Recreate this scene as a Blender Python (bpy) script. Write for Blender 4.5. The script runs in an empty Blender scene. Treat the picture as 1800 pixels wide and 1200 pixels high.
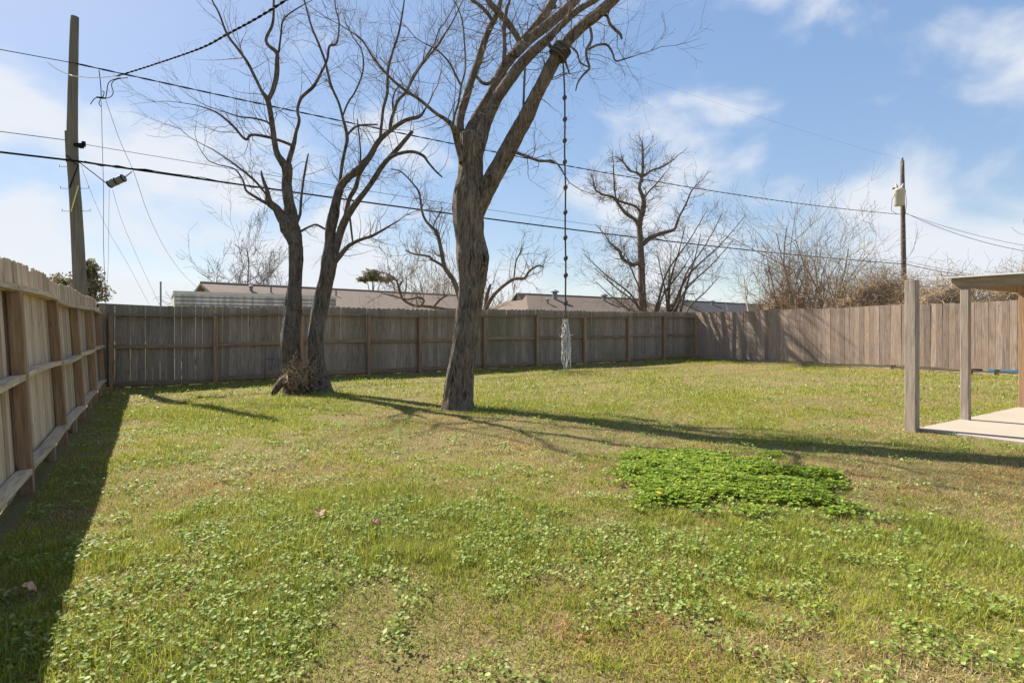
import bpy, math, random
import numpy as np
from mathutils import Vector, Matrix

# ------------------------------------------------------------------ camera, sky, sun, exposure
scene = bpy.context.scene
col = scene.collection
F = 992.0            # focal length in photograph pixels (1800 wide)
HZ = 578.0           # horizon row
CH = 1.30            # camera height
cam_d = bpy.data.cameras.new('camera')
cam_d.sensor_width = 36.0
cam_d.lens = 36.0 * F / 1800.0
cam_d.shift_y = -(600.0 - HZ) / 1800.0
cam_d.clip_start = 0.05
cam_d.clip_end = 5000
cam = bpy.data.objects.new('camera', cam_d)
cam.location = (0, 0, CH)
cam.rotation_euler = (math.radians(90), 0, 0)
col.objects.link(cam)
scene.camera = cam

SUN_ELEV = 42.0
SH = Vector((0.768, -0.640, 0)).normalized()      # the way shadows fall on the ground
sun_az = math.atan2(-SH.x, -SH.y)                # azimuth of the sun from +Y towards +X

world = bpy.data.worlds.new('World')
scene.world = world
world.use_nodes = True
wn = world.node_tree.nodes; wl = world.node_tree.links
wn.clear()
w_out = wn.new('ShaderNodeOutputWorld')
w_bg = wn.new('ShaderNodeBackground'); w_bg.inputs['Strength'].default_value = 0.108
w_sky = wn.new('ShaderNodeTexSky'); w_sky.sky_type = 'NISHITA'; w_sky.sun_disc = False
w_sky.sun_elevation = math.radians(SUN_ELEV); w_sky.sun_rotation = sun_az
w_sky.altitude = 0; w_sky.air_density = 1.0; w_sky.dust_density = 0.3; w_sky.ozone_density = 2.5
def wmath(op, a, b=None, clamp=False):
    n = wn.new('ShaderNodeMath'); n.operation = op; n.use_clamp = clamp
    for i, v in enumerate((a, b)):
        if v is None: continue
        if isinstance(v, (int, float)): n.inputs[i].default_value = v
        else: wl.new(v, n.inputs[i])
    return n.outputs[0]
tc = wn.new('ShaderNodeTexCoord')
sep = wn.new('ShaderNodeSeparateXYZ'); wl.new(tc.outputs['Generated'], sep.inputs[0])
CLOUD_OFF = (5.8, 24.9, 2.7)
mp = wn.new('ShaderNodeMapping'); mp.inputs['Location'].default_value = CLOUD_OFF; mp.inputs['Scale'].default_value = (1.0, 1.0, 1.7)
wl.new(tc.outputs['Generated'], mp.inputs[0])
n1 = wn.new('ShaderNodeTexNoise'); n1.inputs['Scale'].default_value = 5.2; n1.inputs['Detail'].default_value = 10
n1.inputs['Roughness'].default_value = 0.50; n1.inputs['Distortion'].default_value = 0.35
wl.new(mp.outputs[0], n1.inputs['Vector'])
n2 = wn.new('ShaderNodeTexNoise'); n2.inputs['Scale'].default_value = 2.0; n2.inputs['Detail'].default_value = 2
wl.new(mp.outputs[0], n2.inputs['Vector'])
low = wmath('SUBTRACT', 0.42, sep.outputs['Z'], clamp=True)          # more cloud overlaps towards the horizon
cov = wmath('ADD', wmath('ADD', wmath('MULTIPLY', n1.outputs['Fac'], 0.75), wmath('MULTIPLY', n2.outputs['Fac'], 0.40)), wmath('MULTIPLY', low, 0.33))
cr = wn.new('ShaderNodeMapRange'); cr.interpolation_type = 'SMOOTHSTEP'
cr.inputs['From Min'].default_value = 0.575; cr.inputs['From Max'].default_value = 0.77
wl.new(cov, cr.inputs['Value'])
cfac = wmath('MULTIPLY', cr.outputs[0], 0.92)
w_mix = wn.new('ShaderNodeMix'); w_mix.data_type = 'RGBA'
# the whole sky softly compressed in range by a gamma curve
gm = wn.new('ShaderNodeGamma'); gm.inputs['Gamma'].default_value = 0.36
wl.new(w_sky.outputs[0], gm.inputs['Color'])
hs = wn.new('ShaderNodeHueSaturation'); hs.inputs['Saturation'].default_value = 1.95; hs.inputs['Value'].default_value = 1.70; hs.inputs['Hue'].default_value = 0.512
wl.new(gm.outputs[0], hs.inputs['Color'])
wl.new(cfac, w_mix.inputs[0]); wl.new(hs.outputs[0], w_mix.inputs[6])
w_mix.inputs[7].default_value = (3.25, 3.38, 3.6, 1)
wl.new(w_mix.outputs[2], w_bg.inputs['Color'])
wl.new(w_bg.outputs[0], w_out.inputs['Surface'])

sun_d = bpy.data.lights.new('sun', 'SUN'); sun_d.energy = 5.0; sun_d.angle = math.radians(0.53)
sun_d.color = (1.0, 0.94, 0.84)
sun = bpy.data.objects.new('sun', sun_d); col.objects.link(sun)
ce = math.cos(math.radians(SUN_ELEV))
ldir = Vector((SH.x * ce, SH.y * ce, -math.sin(math.radians(SUN_ELEV))))
sun.rotation_euler = ldir.to_track_quat('-Z', 'Y').to_euler()
sun.location = (-12, 10, 15)

vs = scene.view_settings
vs.view_transform = 'Standard'; vs.look = 'None'; vs.gamma = 1.0; vs.use_curve_mapping = False
vs.exposure = 1.28

# ------------------------------------------------------------------ helpers
R = random.Random(7)
def P(px, py, d):
    return Vector(((px - 900.0) / F * d, d, CH - (py - HZ) / F * d))

AX = Vector((0.842, 0.539, 0)).normalized()       # along the back fence
AN = Vector((AX.y, -AX.x, 0))                     # from the back fence towards the camera
CL = Vector((-8.91, 12.40, 0)); CR = CL + AX * 19.45

def bump(x, y):
    return 0.016 * math.sin(0.9 * x + 0.4 * y) + 0.012 * math.sin(1.7 * y - 0.8 * x + 1.0) + 0.006 * math.sin(3.1 * x + 2.3 * y)
def ground(x, y):
    v = x * AX.x + y * AX.y + 1.0
    v = min(max(v, 0.0), 26.0)
    fade = 1.0 if abs(x) < 25 and -3 < y < 30 else 0.3
    return 0.006 * v + bump(x, y) * fade
def ground_np(x, y):
    v = np.clip(x * AX.x + y * AX.y + 1.0, 0, 26)
    return 0.006 * v + 0.016 * np.sin(0.9 * x + 0.4 * y) + 0.012 * np.sin(1.7 * y - 0.8 * x + 1.0) + 0.006 * np.sin(3.1 * x + 2.3 * y)

class MB:
    """collects geometry for one mesh"""
    def __init__(self): self.v = []; self.f = []
    def box(self, c, sx, sy, sz, rot=None):
        o = len(self.v); c = Vector(c)
        for dz in (-1, 1):
            for dx, dy in ((-1, -1), (1, -1), (1, 1), (-1, 1)):
                p = Vector((dx * sx / 2, dy * sy / 2, dz * sz / 2))
                if rot is not None: p = rot @ p
                self.v.append(c + p)
        for q in ((3, 2, 1, 0), (4, 5, 6, 7), (0, 1, 5, 4), (1, 2, 6, 5), (2, 3, 7, 6), (3, 0, 4, 7)):
            self.f.append(tuple(o + i for i in q))
    def bevel_box(self, sx, sy, sz, b):
        """box centred in x,y with base at z=0 and chamfered upright edges and top"""
        o = len(self.v)
        def ring(hx, hy, z):
            pts = [(-hx + b, -hy), (hx - b, -hy), (hx, -hy + b), (hx, hy - b), (hx - b, hy), (-hx + b, hy), (-hx, hy - b), (-hx, -hy + b)]
            for p in pts: self.v.append(Vector((p[0], p[1], z)))
        ring(sx / 2, sy / 2, 0); ring(sx / 2, sy / 2, sz - b); ring(sx / 2 - b * .8, sy / 2 - b * .8, sz)
        for k in range(2):
            for i in range(8):
                j = (i + 1) % 8
                self.f.append((o + k * 8 + i, o + k * 8 + j, o + k * 8 + 8 + j, o + k * 8 + 8 + i))
        self.f.append(tuple(o + 7 - i for i in range(8))); self.f.append(tuple(o + 16 + i for i in range(8)))
    def tube(self, pts, radii, sides=6, cap=True, wob=None):
        n = len(pts); o = len(self.v)
        t = (pts[1] - pts[0]).normalized()
        ref = Vector((1, 0, 0)) if abs(t.x) < 0.8 else Vector((0, 1, 0))
        u = t.cross(ref).normalized()
        cs = [(math.cos(2 * math.pi * k / sides), math.sin(2 * math.pi * k / sides)) for k in range(sides)]
        for i in range(n):
            if i == 0: tt = pts[1] - pts[0]
            elif i == n - 1: tt = pts[-1] - pts[-2]
            else: tt = pts[i + 1] - pts[i - 1]
            if tt.length > 1e-9: t = tt.normalized()
            u = (u - t * u.dot(t))
            if u.length < 1e-6: u = t.orthogonal()
            u.normalize(); w = t.cross(u)
            for k in range(sides):
                r = radii[i]
                if wob: r *= wob(i, k, n)
                self.v.append(pts[i] + u * (cs[k][0] * r) + w * (cs[k][1] * r))
        for i in range(n - 1):
            a = o + i * sides
            for k in range(sides):
                k2 = (k + 1) % sides
                self.f.append((a + k, a + k2, a + sides + k2, a + sides + k))
        if cap:
            self.f.append(tuple(o + sides - 1 - k for k in range(sides)))
            self.f.append(tuple(o + (n - 1) * sides + k for k in range(sides)))
    def build(self, name, mat, parent=None, origin=None, smooth=False):
        me = bpy.data.meshes.new(name)
        org = Vector(origin) if origin is not None else Vector((0, 0, 0))
        me.from_pydata([tuple(p - org) for p in self.v], [], self.f)
        if smooth: me.polygons.foreach_set('use_smooth', [True] * len(me.polygons))
        me.materials.append(mat); me.update()
        return link(name, me, parent)

def link(name, me, parent=None):
    o = bpy.data.objects.new(name, me); col.objects.link(o)
    if parent is not None: o.parent = parent
    return o
def empty(name, loc=(0, 0, 0), rotz=0.0):
    o = bpy.data.objects.new(name, None); col.objects.link(o)
    o.location = loc; o.rotation_euler = (0, 0, rotz); o.empty_display_size = 0.2
    return o
def tag(o, label=None, cat=None, group=None, kind=None):
    if label: o['label'] = label
    if cat: o['category'] = cat
    if group: o['group'] = group
    if kind: o['kind'] = kind
    return o
def np_mesh(name, V, Fc, k, mat, parent=None, color=None, smooth=False):
    """V (n,3), Fc flat array of k-gons"""
    me = bpy.data.meshes.new(name)
    n = len(V); m = len(Fc) // k
    me.vertices.add(n); me.vertices.foreach_set('co', np.ascontiguousarray(V, dtype=np.float32).ravel())
    me.loops.add(m * k); me.loops.foreach_set('vertex_index', np.ascontiguousarray(Fc, dtype=np.int32))
    me.polygons.add(m); me.polygons.foreach_set('loop_start', np.arange(0, m * k, k, dtype=np.int32))
    if color is not None:
        at = me.color_attributes.new('tint', 'FLOAT_COLOR', 'POINT')
        c4 = np.ones((n, 4), dtype=np.float32); c4[:, :3] = color
        at.data.foreach_set('color', c4.ravel())
    me.update(calc_edges=True)
    if smooth: me.polygons.foreach_set('use_smooth', np.ones(m, dtype=bool))
    me.materials.append(mat)
    return link(name, me, parent)
def spline(pts, step=4):
    """Catmull-Rom through rows of numbers"""
    out = []; n = len(pts)
    for i in range(n - 1):
        p0 = pts[max(i - 1, 0)]; p1 = pts[i]; p2 = pts[i + 1]; p3 = pts[min(i + 2, n - 1)]
        for s in range(step):
            t = s / step
            out.append([0.5 * (2 * b + (c - a) * t + (2 * a - 5 * b + 4 * c - d) * t * t + (3 * b - a - 3 * c + d) * t ** 3)
                        for a, b, c, d in zip(p0, p1, p2, p3)])
    out.append(list(pts[-1])); return out

# ------------------------------------------------------------------ materials
class NT:
    def __init__(self, name):
        self.m = bpy.data.materials.new(name); self.m.use_nodes = True
        self.n = self.m.node_tree.nodes; self.l = self.m.node_tree.links
        self.b = self.n['Principled BSDF']; self.out = self.n['Material Output']
    def node(self, t, **kw):
        x = self.n.new(t)
        for k, v in kw.items():
            if k in x.inputs.keys(): x.inputs[k].default_value = v
            else: setattr(x, k, v)
        return x
    def noise(self, vec, scale, detail=5, rough=0.6, dist=0.0):
        x = self.node('ShaderNodeTexNoise', Scale=scale, Detail=detail, Roughness=rough, Distortion=dist)
        if vec is not None: self.l.new(vec, x.inputs['Vector'])
        return x.outputs['Fac']
    def ramp(self, fac, stops):
        x = self.n.new('ShaderNodeValToRGB'); e = x.color_ramp.elements
        while len(e) < len(stops): e.new(0.5)
        for i, (p, c) in enumerate(stops):
            e[i].position = p; e[i].color = (c if len(c) == 4 else (*c, 1))
        self.l.new(fac, x.inputs[0]); return x.outputs[0]
    def mix(self, fac, a, b, mode='MIX'):
        x = self.n.new('ShaderNodeMix'); x.data_type = 'RGBA'; x.blend_type = mode
        for i, v in ((0, fac), (6, a), (7, b)):
            if isinstance(v, (int, float)): x.inputs[i].default_value = v
            elif isinstance(v, tuple): x.inputs[i].default_value = (*v, 1) if len(v) == 3 else v
            else: self.l.new(v, x.inputs[i])
        return x.outputs[2]
    def math(self, op, a, b=None, clamp=False):
        x = self.n.new('ShaderNodeMath'); x.operation = op; x.use_clamp = clamp
        for i, v in ((0, a), (1, b)):
            if v is None: continue
            if isinstance(v, (int, float)): x.inputs[i].default_value = v
            else: self.l.new(v, x.inputs[i])
        return x.outputs[0]
    def mapping(self, vec, scale=(1, 1, 1), loc=None):
        x = self.n.new('ShaderNodeMapping'); x.inputs['Scale'].default_value = scale
        if loc is not None: self.l.new(loc, x.inputs['Location'])
        self.l.new(vec, x.inputs[0]); return x.outputs[0]
    def obj(self): return self.node('ShaderNodeTexCoord').outputs['Object']
    def pos(self): return self.node('ShaderNodeNewGeometry').outputs['Position']
    def rnd(self): return self.node('ShaderNodeObjectInfo').outputs['Random']
    def bumpn(self, h, strength=0.4, dist=0.01):
        x = self.node('ShaderNodeBump', Strength=strength, Distance=dist); self.l.new(h, x.inputs['Height'])
        self.l.new(x.outputs[0], self.b.inputs['Normal'])
    def color(self, c):
        if isinstance(c, tuple): self.b.inputs['Base Color'].default_value = (*c, 1)
        else: self.l.new(c, self.b.inputs['Base Color'])
    def rough(self, v, spec=0.3):
        self.b.inputs['Roughness'].default_value = v; self.b.inputs['Specular IOR Level'].default_value = spec

def wood_mat(name, dark, light, warm, grain_axis=2, green=0.0, spread=0.5):
    t = NT(name); rnd = t.rnd()
    cb = t.n.new('ShaderNodeCombineXYZ')
    for i, k in enumerate((37.0, 91.0, 53.0)): t.l.new(t.math('MULTIPLY', rnd, k), cb.inputs[i])
    sc = [14, 14, 14]; sc[grain_axis] = 0.9
    v = t.mapping(t.obj(), tuple(sc), cb.outputs[0])
    g = t.noise(v, 3.0, 8, 0.65, 0.6)
    sc2 = [5, 5, 5]; sc2[grain_axis] = 0.8
    b = t.noise(t.mapping(t.obj(), tuple(sc2), cb.outputs[0]), 1.3, 4, 0.6)
    base = t.mix(t.ramp(g, [(0.36, (0, 0, 0)), (0.64, (1, 1, 1))]), dark, light)
    base = t.mix(t.math('MULTIPLY', t.ramp(b, [(0.45, (0, 0, 0)), (0.7, (1, 1, 1))]), 0.6), base, warm)
    # each board its own tone
    r2 = t.math('FRACT', t.math('MULTIPLY', rnd, 7.31))
    base = t.mix(t.math('MULTIPLY', r2, spread), base, t.mix(0.5, base, warm), 'MIX')
    val = t.node('ShaderNodeHueSaturation'); t.l.new(base, val.inputs['Color'])
    t.l.new(t.math('ADD', t.math('MULTIPLY', rnd, spread), 1.0 - spread * 0.5), val.inputs['Value'])
    base = val.outputs[0]
    # knots
    kv = t.n.new('ShaderNodeTexVoronoi'); kv.inputs['Scale'].default_value = 1.0
    sk = [7, 7, 7]; sk[grain_axis] = 3.0
    t.l.new(t.mapping(t.obj(), tuple(sk), cb.outputs[0]), kv.inputs['Vector'])
    knot = t.ramp(kv.outputs['Distance'], [(0.06, (1, 1, 1)), (0.14, (0, 0, 0))])
    base = t.mix(t.math('MULTIPLY', knot, 0.55), base, tuple(c * 0.45 for c in dark))
    if green > 0:
        gn = t.noise(t.pos(), 0.55, 3, 0.5)
        base = t.mix(t.math('MULTIPLY', t.ramp(gn, [(0.50, (0, 0, 0)), (0.66, (1, 1, 1))]), green), base, (0.10, 0.12, 0.05))
    t.color(base); t.rough(0.85, 0.2); t.bumpn(g, 0.35, 0.004)
    return t.m
M = {}
M['picket_grey'] = wood_mat('picket_grey', (0.165, 0.135, 0.10), (0.36, 0.30, 0.235), (0.29, 0.225, 0.16), green=0.4, spread=0.4)
M['picket_tan'] = wood_mat('picket_tan', (0.30, 0.225, 0.15), (0.62, 0.50, 0.37), (0.50, 0.36, 0.225), spread=0.5)
M['picket_sun'] = wood_mat('picket_sun', (0.19, 0.138, 0.105), (0.41, 0.325, 0.265), (0.34, 0.23, 0.16), spread=0.5)
M['post_brown'] = wood_mat('post_brown', (0.19, 0.12, 0.072), (0.40, 0.265, 0.165), (0.34, 0.21, 0.12), spread=0.3)
M['rail_brown'] = wood_mat('rail_brown', (0.15, 0.10, 0.065), (0.33, 0.235, 0.155), (0.27, 0.175, 0.10), grain_axis=0, spread=0.3)
M['rail_tan'] = wood_mat('rail_tan', (0.34, 0.26, 0.17), (0.66, 0.55, 0.40), (0.55, 0.41, 0.26), grain_axis=0, spread=0.25)
M['post_grey'] = wood_mat('post_grey', (0.20, 0.16, 0.13), (0.42, 0.36, 0.30), (0.34, 0.24, 0.16), spread=0.2)
M['beam_wood'] = wood_mat('beam_wood', (0.22, 0.165, 0.11), (0.44, 0.35, 0.25), (0.36, 0.24, 0.13), grain_axis=0, spread=0.2)
M['board_orange'] = wood_mat('board_orange', (0.21, 0.125, 0.072), (0.40, 0.265, 0.165), (0.35, 0.22, 0.125), spread=0.2)

def bark_mat(name, dark, light, scale=1.0, zs=0.10, strength=1.0):
    t = NT(name); p = t.obj()
    w = t.n.new('ShaderNodeTexNoise'); w.inputs['Scale'].default_value = 2.2; t.l.new(p, w.inputs['Vector'])
    wv = t.n.new('ShaderNodeVectorMath'); wv.operation = 'MULTIPLY_ADD'
    t.l.new(w.outputs['Color'], wv.inputs[0]); wv.inputs[1].default_value = (0.16, 0.16, 0.16); t.l.new(p, wv.inputs[2])
    g = t.noise(t.mapping(wv.outputs[0], (1, 1, zs)), 42 * scale, 7, 0.72, 0.3)
    f = t.noise(t.mapping(wv.outputs[0], (1, 1, zs * 2.5)), 15 * scale, 6, 0.7, 0.5)
    fine = t.noise(p, 90 * scale, 4, 0.7)
    h = t.math('ADD', t.math('ADD', t.math('MULTIPLY', g, 0.55), t.math('MULTIPLY', f, 0.45)), t.math('MULTIPLY', t.math('SUBTRACT', fine, 0.5), 0.22))
    c = t.mix(t.ramp(h, [(0.40, (0, 0, 0)), (0.60, (1, 1, 1))]), dark, light)
    big = t.noise(p, 1.9, 5, 0.65)
    c = t.mix(t.math('MULTIPLY', t.ramp(big, [(0.42, (0, 0, 0)), (0.62, (1, 1, 1))]), 0.5), c, t.mix(0.45, c, (0.30, 0.275, 0.245)))
    t.color(c); t.rough(0.93, 0.12); t.bumpn(h, strength, 0.09)
    return t.m
M['bark'] = bark_mat('bark', (0.036, 0.025, 0.017), (0.36, 0.285, 0.215))
M['bark2'] = bark_mat('bark2', (0.026, 0.021, 0.018), (0.25, 0.205, 0.168))
M['bark_far'] = bark_mat('bark_far', (0.085, 0.06, 0.045), (0.22, 0.17, 0.13), 0.5)
def plain(name, c, rough=0.8, spec=0.3, metal=0.0, var=0.0, vs_=8.0):
    t = NT(name)
    if var > 0:
        n = t.noise(t.obj(), vs_, 5, 0.6)
        t.color(t.mix(n, tuple(x * (1 - var) for x in c), tuple(min(1, x * (1 + var)) for x in c)))
    else: t.color(c)
    t.rough(rough, spec); t.b.inputs['Metallic'].default_value = metal
    return t.m
M['twig'] = plain('twig', (0.17, 0.135, 0.105), 0.85, var=0.35, vs_=3)
M['twig_pale'] = plain('twig_pale', (0.36, 0.29, 0.225), 0.8, var=0.35, vs_=3)
M['twig_brown'] = plain('twig_brown', (0.23, 0.155, 0.095), 0.85, var=0.4, vs_=2)
M['twig_straw'] = plain('twig_straw', (0.34, 0.255, 0.155), 0.85, var=0.45, vs_=2)
M['wire'] = plain('wire', (0.014, 0.014, 0.016), 0.9, 0.05)
M['wire_white'] = plain('wire_white', (0.75, 0.75, 0.72), 0.5)
M['wire_yellow'] = plain('wire_yellow', (0.75, 0.70, 0.22), 0.5)
M['steel'] = plain('steel', (0.20, 0.20, 0.20), 0.7, 0.2, var=0.3, vs_=20)
M['pipe_grey'] = plain('pipe_grey', (0.15, 0.15, 0.155), 0.7, 0.2, var=0.25, vs_=25)
M['rope'] = plain('rope', (0.085, 0.075, 0.06), 0.95, var=0.3, vs_=40)
M['rope_white'] = plain('rope_white', (0.60, 0.58, 0.53), 0.95, var=0.25, vs_=30)
M['hole_shade'] = plain('hole_shade', (0.02, 0.016, 0.012), 0.95)
M['blue'] = plain('blue', (0.02, 0.16, 0.34), 0.4, var=0.2)
M['clay'] = plain('clay', (0.34, 0.13, 0.06), 0.8, var=0.2)
M['transformer'] = plain('transformer', (0.52, 0.47, 0.43), 0.5, var=0.15, vs_=3)
M['metal_roof'] = plain('metal_roof', (0.62, 0.62, 0.60), 0.45, var=0.1)
M['leaf_brown'] = plain('leaf_brown', (0.20, 0.10, 0.05), 0.8, var=0.4, vs_=30)
M['leaf_tan'] = plain('leaf_tan', (0.48, 0.30, 0.18), 0.8, var=0.3, vs_=30)
M['flower'] = plain('flower', (0.85, 0.45, 0.02), 0.7)

def pole_mat():
    t = NT('pole_wood'); p = t.obj()
    g = t.noise(t.mapping(p, (1, 1, 0.03)), 30, 7, 0.7, 0.4)
    c = t.mix(t.ramp(g, [(0.3, (0, 0, 0)), (0.7, (1, 1, 1))]), (0.075, 0.066, 0.055), (0.25, 0.225, 0.19))
    b = t.noise(t.mapping(p, (1, 1, 0.3)), 2.5, 4)
    c = t.mix(t.math('MULTIPLY', b, 0.5), c, (0.16, 0.15, 0.10))
    t.color(c); t.rough(0.9, 0.15); t.bumpn(g, 0.7, 0.015); return t.m
M['pole'] = pole_mat()
def leafy_mat(name, trans=0.4, rough=0.55, spec=0.25):
    t = NT(name)
    a = t.node('ShaderNodeVertexColor'); a.layer_name = 'tint'
    t.l.new(a.outputs[0], t.b.inputs['Base Color']); t.rough(rough, spec)
    tr = t.node('ShaderNodeBsdfTranslucent'); t.l.new(a.outputs[0], tr.inputs['Color'])
    mx = t.node('ShaderNodeMixShader'); mx.inputs[0].default_value = trans
    t.l.new(t.b.outputs[0], mx.inputs[1]); t.l.new(tr.outputs[0], mx.inputs[2])
    t.l.new(mx.outputs[0], t.out.inputs['Surface']); return t.m
M['grass'] = leafy_mat('grass', 0.42, 0.6, 0.2)
M['leaf'] = leafy_mat('leaf', 0.45, 0.55, 0.22)
M['foliage'] = leafy_mat('foliage', 0.3, 0.5, 0.3)

def ground_mat():
    t = NT('ground_soil'); p = t.pos()
    a = t.noise(p, 0.6, 5, 0.6); b = t.noise(p, 9, 6, 0.7); c = t.noise(t.mapping(p, (1, 1, 1)), 60, 4, 0.7)
    x = t.mix(t.ramp(a, [(0.38, (0, 0, 0)), (0.62, (1, 1, 1))]), (0.15, 0.14, 0.045), (0.22, 0.16, 0.08))
    x = t.mix(t.ramp(b, [(0.35, (0, 0, 0)), (0.7, (1, 1, 1))]), x, (0.13, 0.125, 0.035))
    x = t.mix(t.math('MULTIPLY', t.ramp(c, [(0.4, (0, 0, 0)), (0.75, (1, 1, 1))]), 0.6), x, (0.28, 0.21, 0.115))
    t.color(x); t.rough(0.95, 0.1); t.bumpn(c, 0.8, 0.02); return t.m
M['ground'] = ground_mat()
def concrete_mat():
    t = NT('concrete'); p = t.pos()
    a = t.noise(p, 1.1, 5, 0.6); b = t.noise(p, 40, 6, 0.7); s = t.noise(p, 5, 6, 0.75)
    x = t.mix(a, (0.30, 0.25, 0.195), (0.40, 0.345, 0.275))
    x = t.mix(t.math('MULTIPLY', t.ramp(b, [(0.4, (0, 0, 0)), (0.7, (1, 1, 1))]), 0.3), x, (0.25, 0.20, 0.15))
    x = t.mix(t.math('MULTIPLY', t.ramp(s, [(0.58, (0, 0, 0)), (0.75, (1, 1, 1))]), 0.5), x, (0.19, 0.145, 0.10))
    t.color(x); t.rough(0.9, 0.2); t.bumpn(b, 0.3, 0.004); return t.m
M['concrete'] = concrete_mat()
def shingle_mat(name, c1, c2):
    t = NT(name); p = t.obj()
    br = t.n.new('ShaderNodeTexBrick'); t.l.new(p, br.inputs['Vector'])
    br.inputs['Scale'].default_value = 1.0; br.inputs['Brick Width'].default_value = 0.32; br.inputs['Row Height'].default_value = 0.15
    br.inputs['Mortar Size'].default_value = 0.012; br.offset = 0.37
    br.inputs['Color1'].default_value = (*c1, 1); br.inputs['Color2'].default_value = (*c2, 1)
    br.inputs['Mortar'].default_value = (*[x * 0.55 for x in c1], 1)
    n = t.noise(p, 0.7, 4); f = t.noise(p, 25, 3)
    x = t.mix(t.math('MULTIPLY', n, 0.5), br.outputs['Color'], tuple(x * 0.75 for x in c2))
    x = t.mix(t.math('MULTIPLY', f, 0.3), x, tuple(x * 1.5 for x in c2))
    t.color(x); t.rough(0.92, 0.15); t.bumpn(br.outputs['Fac'], -0.4, 0.02); return t.m
M['shingle_brown'] = shingle_mat('shingle_brown', (0.115, 0.088, 0.070), (0.175, 0.135, 0.108))
M['shingle_dark'] = shingle_mat('shingle_dark', (0.035, 0.036, 0.04), (0.07, 0.072, 0.08))
def trailer_mat():
    t = NT('trailer_paint'); p = t.obj()
    n = t.noise(t.mapping(p, (1, 1, 0.35)), 1.4, 6, 0.65); s = t.noise(t.mapping(p, (9, 9, 0.4)), 1.0, 4)
    x = t.mix(t.ramp(n, [(0.47, (0, 0, 0)), (0.66, (1, 1, 1))]), (0.66, 0.66, 0.65), (0.24, 0.255, 0.17))
    x = t.mix(t.math('MULTIPLY', t.ramp(s, [(0.45, (0, 0, 0)), (0.7, (1, 1, 1))]), 0.7), x, (0.22, 0.21, 0.18))
    t.color(x); t.rough(0.6, 0.3); return t.m
M['trailer'] = trailer_mat()
M['siding'] = plain('siding', (0.55, 0.53, 0.50), 0.7, var=0.1)
M['brick_wall'] = plain('brick_wall', (0.30, 0.20, 0.15), 0.85, var=0.25)

# ------------------------------------------------------------------ ground
def make_ground():
    def axis(lo, hi, st, far):
        a = list(np.arange(lo, hi + 1e-6, st)); s = st; x = hi
        up = []; dn = []
        while x < far: s *= 1.6; x += s; up.append(x)
        x = lo; s = st
        while x > -far: s *= 1.6; x -= s; dn.append(x)
        return np.array(dn[::-1] + a + up)
    xs = axis(-16, 22, 0.4, 900); ys = axis(-4, 30, 0.4, 1500)
    X, Y = np.meshgrid(xs, ys)
    Z = ground_np(X, Y)
    far = np.clip((np.maximum(np.abs(X), np.abs(Y)) - 30) / 60, 0, 1)
    Z = Z * (1 - far) + 0.0 * far
    V = np.stack([X, Y, Z], -1).reshape(-1, 3)
    nx = len(xs); ny = len(ys)
    i, j = np.meshgrid(np.arange(nx - 1), np.arange(ny - 1))
    a = (j * nx + i).ravel()
    Fq = np.stack([a, a + 1, a + 1 + nx, a + nx], -1).ravel()
    o = np_mesh('ground', V, Fq, 4, M['ground'], smooth=True)
    tag(o, kind='structure')
make_ground()

# patio slab
SLAB = P(1612, 759, 6.83); SLAB.z = 0
def slab_pt(a, b): return SLAB + AX * a + AN * b
def make_slab():
    mb = MB()
    A = [(-0.02, 0.0), (6.4, 0.0), (6.4, 7.5), (-0.02, 7.5)]
    zt = ground(SLAB.x, SLAB.y) + 0.035
    n = 24
    ring = []
    for k in range(4):
        a, b = A[k], A[(k + 1) % 4]
        for i in range(n):
            t = i / n; ring.append(slab_pt(a[0] + (b[0] - a[0]) * t + R.uniform(-.006, .006), a[1] + (b[1] - a[1]) * t + R.uniform(-.006, .006)))
    m = len(ring); cen = sum(ring, Vector()) / m
    for p in ring: mb.v.append(Vector((p.x, p.y, -0.1)))
    for p in ring: mb.v.append(Vector((p.x, p.y, zt - 0.008)))
    for p in ring: q = p + (cen - p).normalized() * 0.012; mb.v.append(Vector((q.x, q.y, zt)))
    for r_ in range(2):
        for i in range(m): mb.f.append((r_ * m + i, r_ * m + (i + 1) % m, (r_ + 1) * m + (i + 1) % m, (r_ + 1) * m + i))
    mb.f.append(tuple(2 * m + i for i in range(m)))
    o = mb.build('patio', M['concrete']); tag(o, kind='structure'); return zt
SLAB_Z = make_slab()

# ------------------------------------------------------------------ fences
def picket_mesh(name, w, h, mat, th=0.016, ear=0.03, rnd=0.0):
    mb = MB(); hw = w / 2
    e = ear
    prof = [(-hw, 0), (hw, 0), (hw, h - e), (hw - e * 0.35, h - e * 0.35), (hw - e * 1.05, h), (-hw + e * 1.05, h), (-hw + e * 0.35, h - e * 0.35), (-hw, h - e)]
    n = len(prof)
    for y in (-th / 2, th / 2):
        for p in prof: mb.v.append(Vector((p[0], y, p[1])))
    mb.f.append(tuple(range(n))); mb.f.append(tuple(n + n - 1 - i for i in range(n)))
    for i in range(n): mb.f.append((i, n + i, n + (i + 1) % n, (i + 1) % n))
    me = bpy.data.meshes.new(name); me.from_pydata([tuple(v) for v in mb.v], [], mb.f); me.materials.append(mat); me.update()
    return me
def lumber_mesh(name, sx, sy, sz, mat, b=0.004, base=True):
    mb = MB(); mb.bevel_box(sx, sy, sz, b)
    me = bpy.data.meshes.new(name); me.from_pydata([tuple(v) for v in mb.v], [], mb.f); me.materials.append(mat); me.update()
    return me
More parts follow.
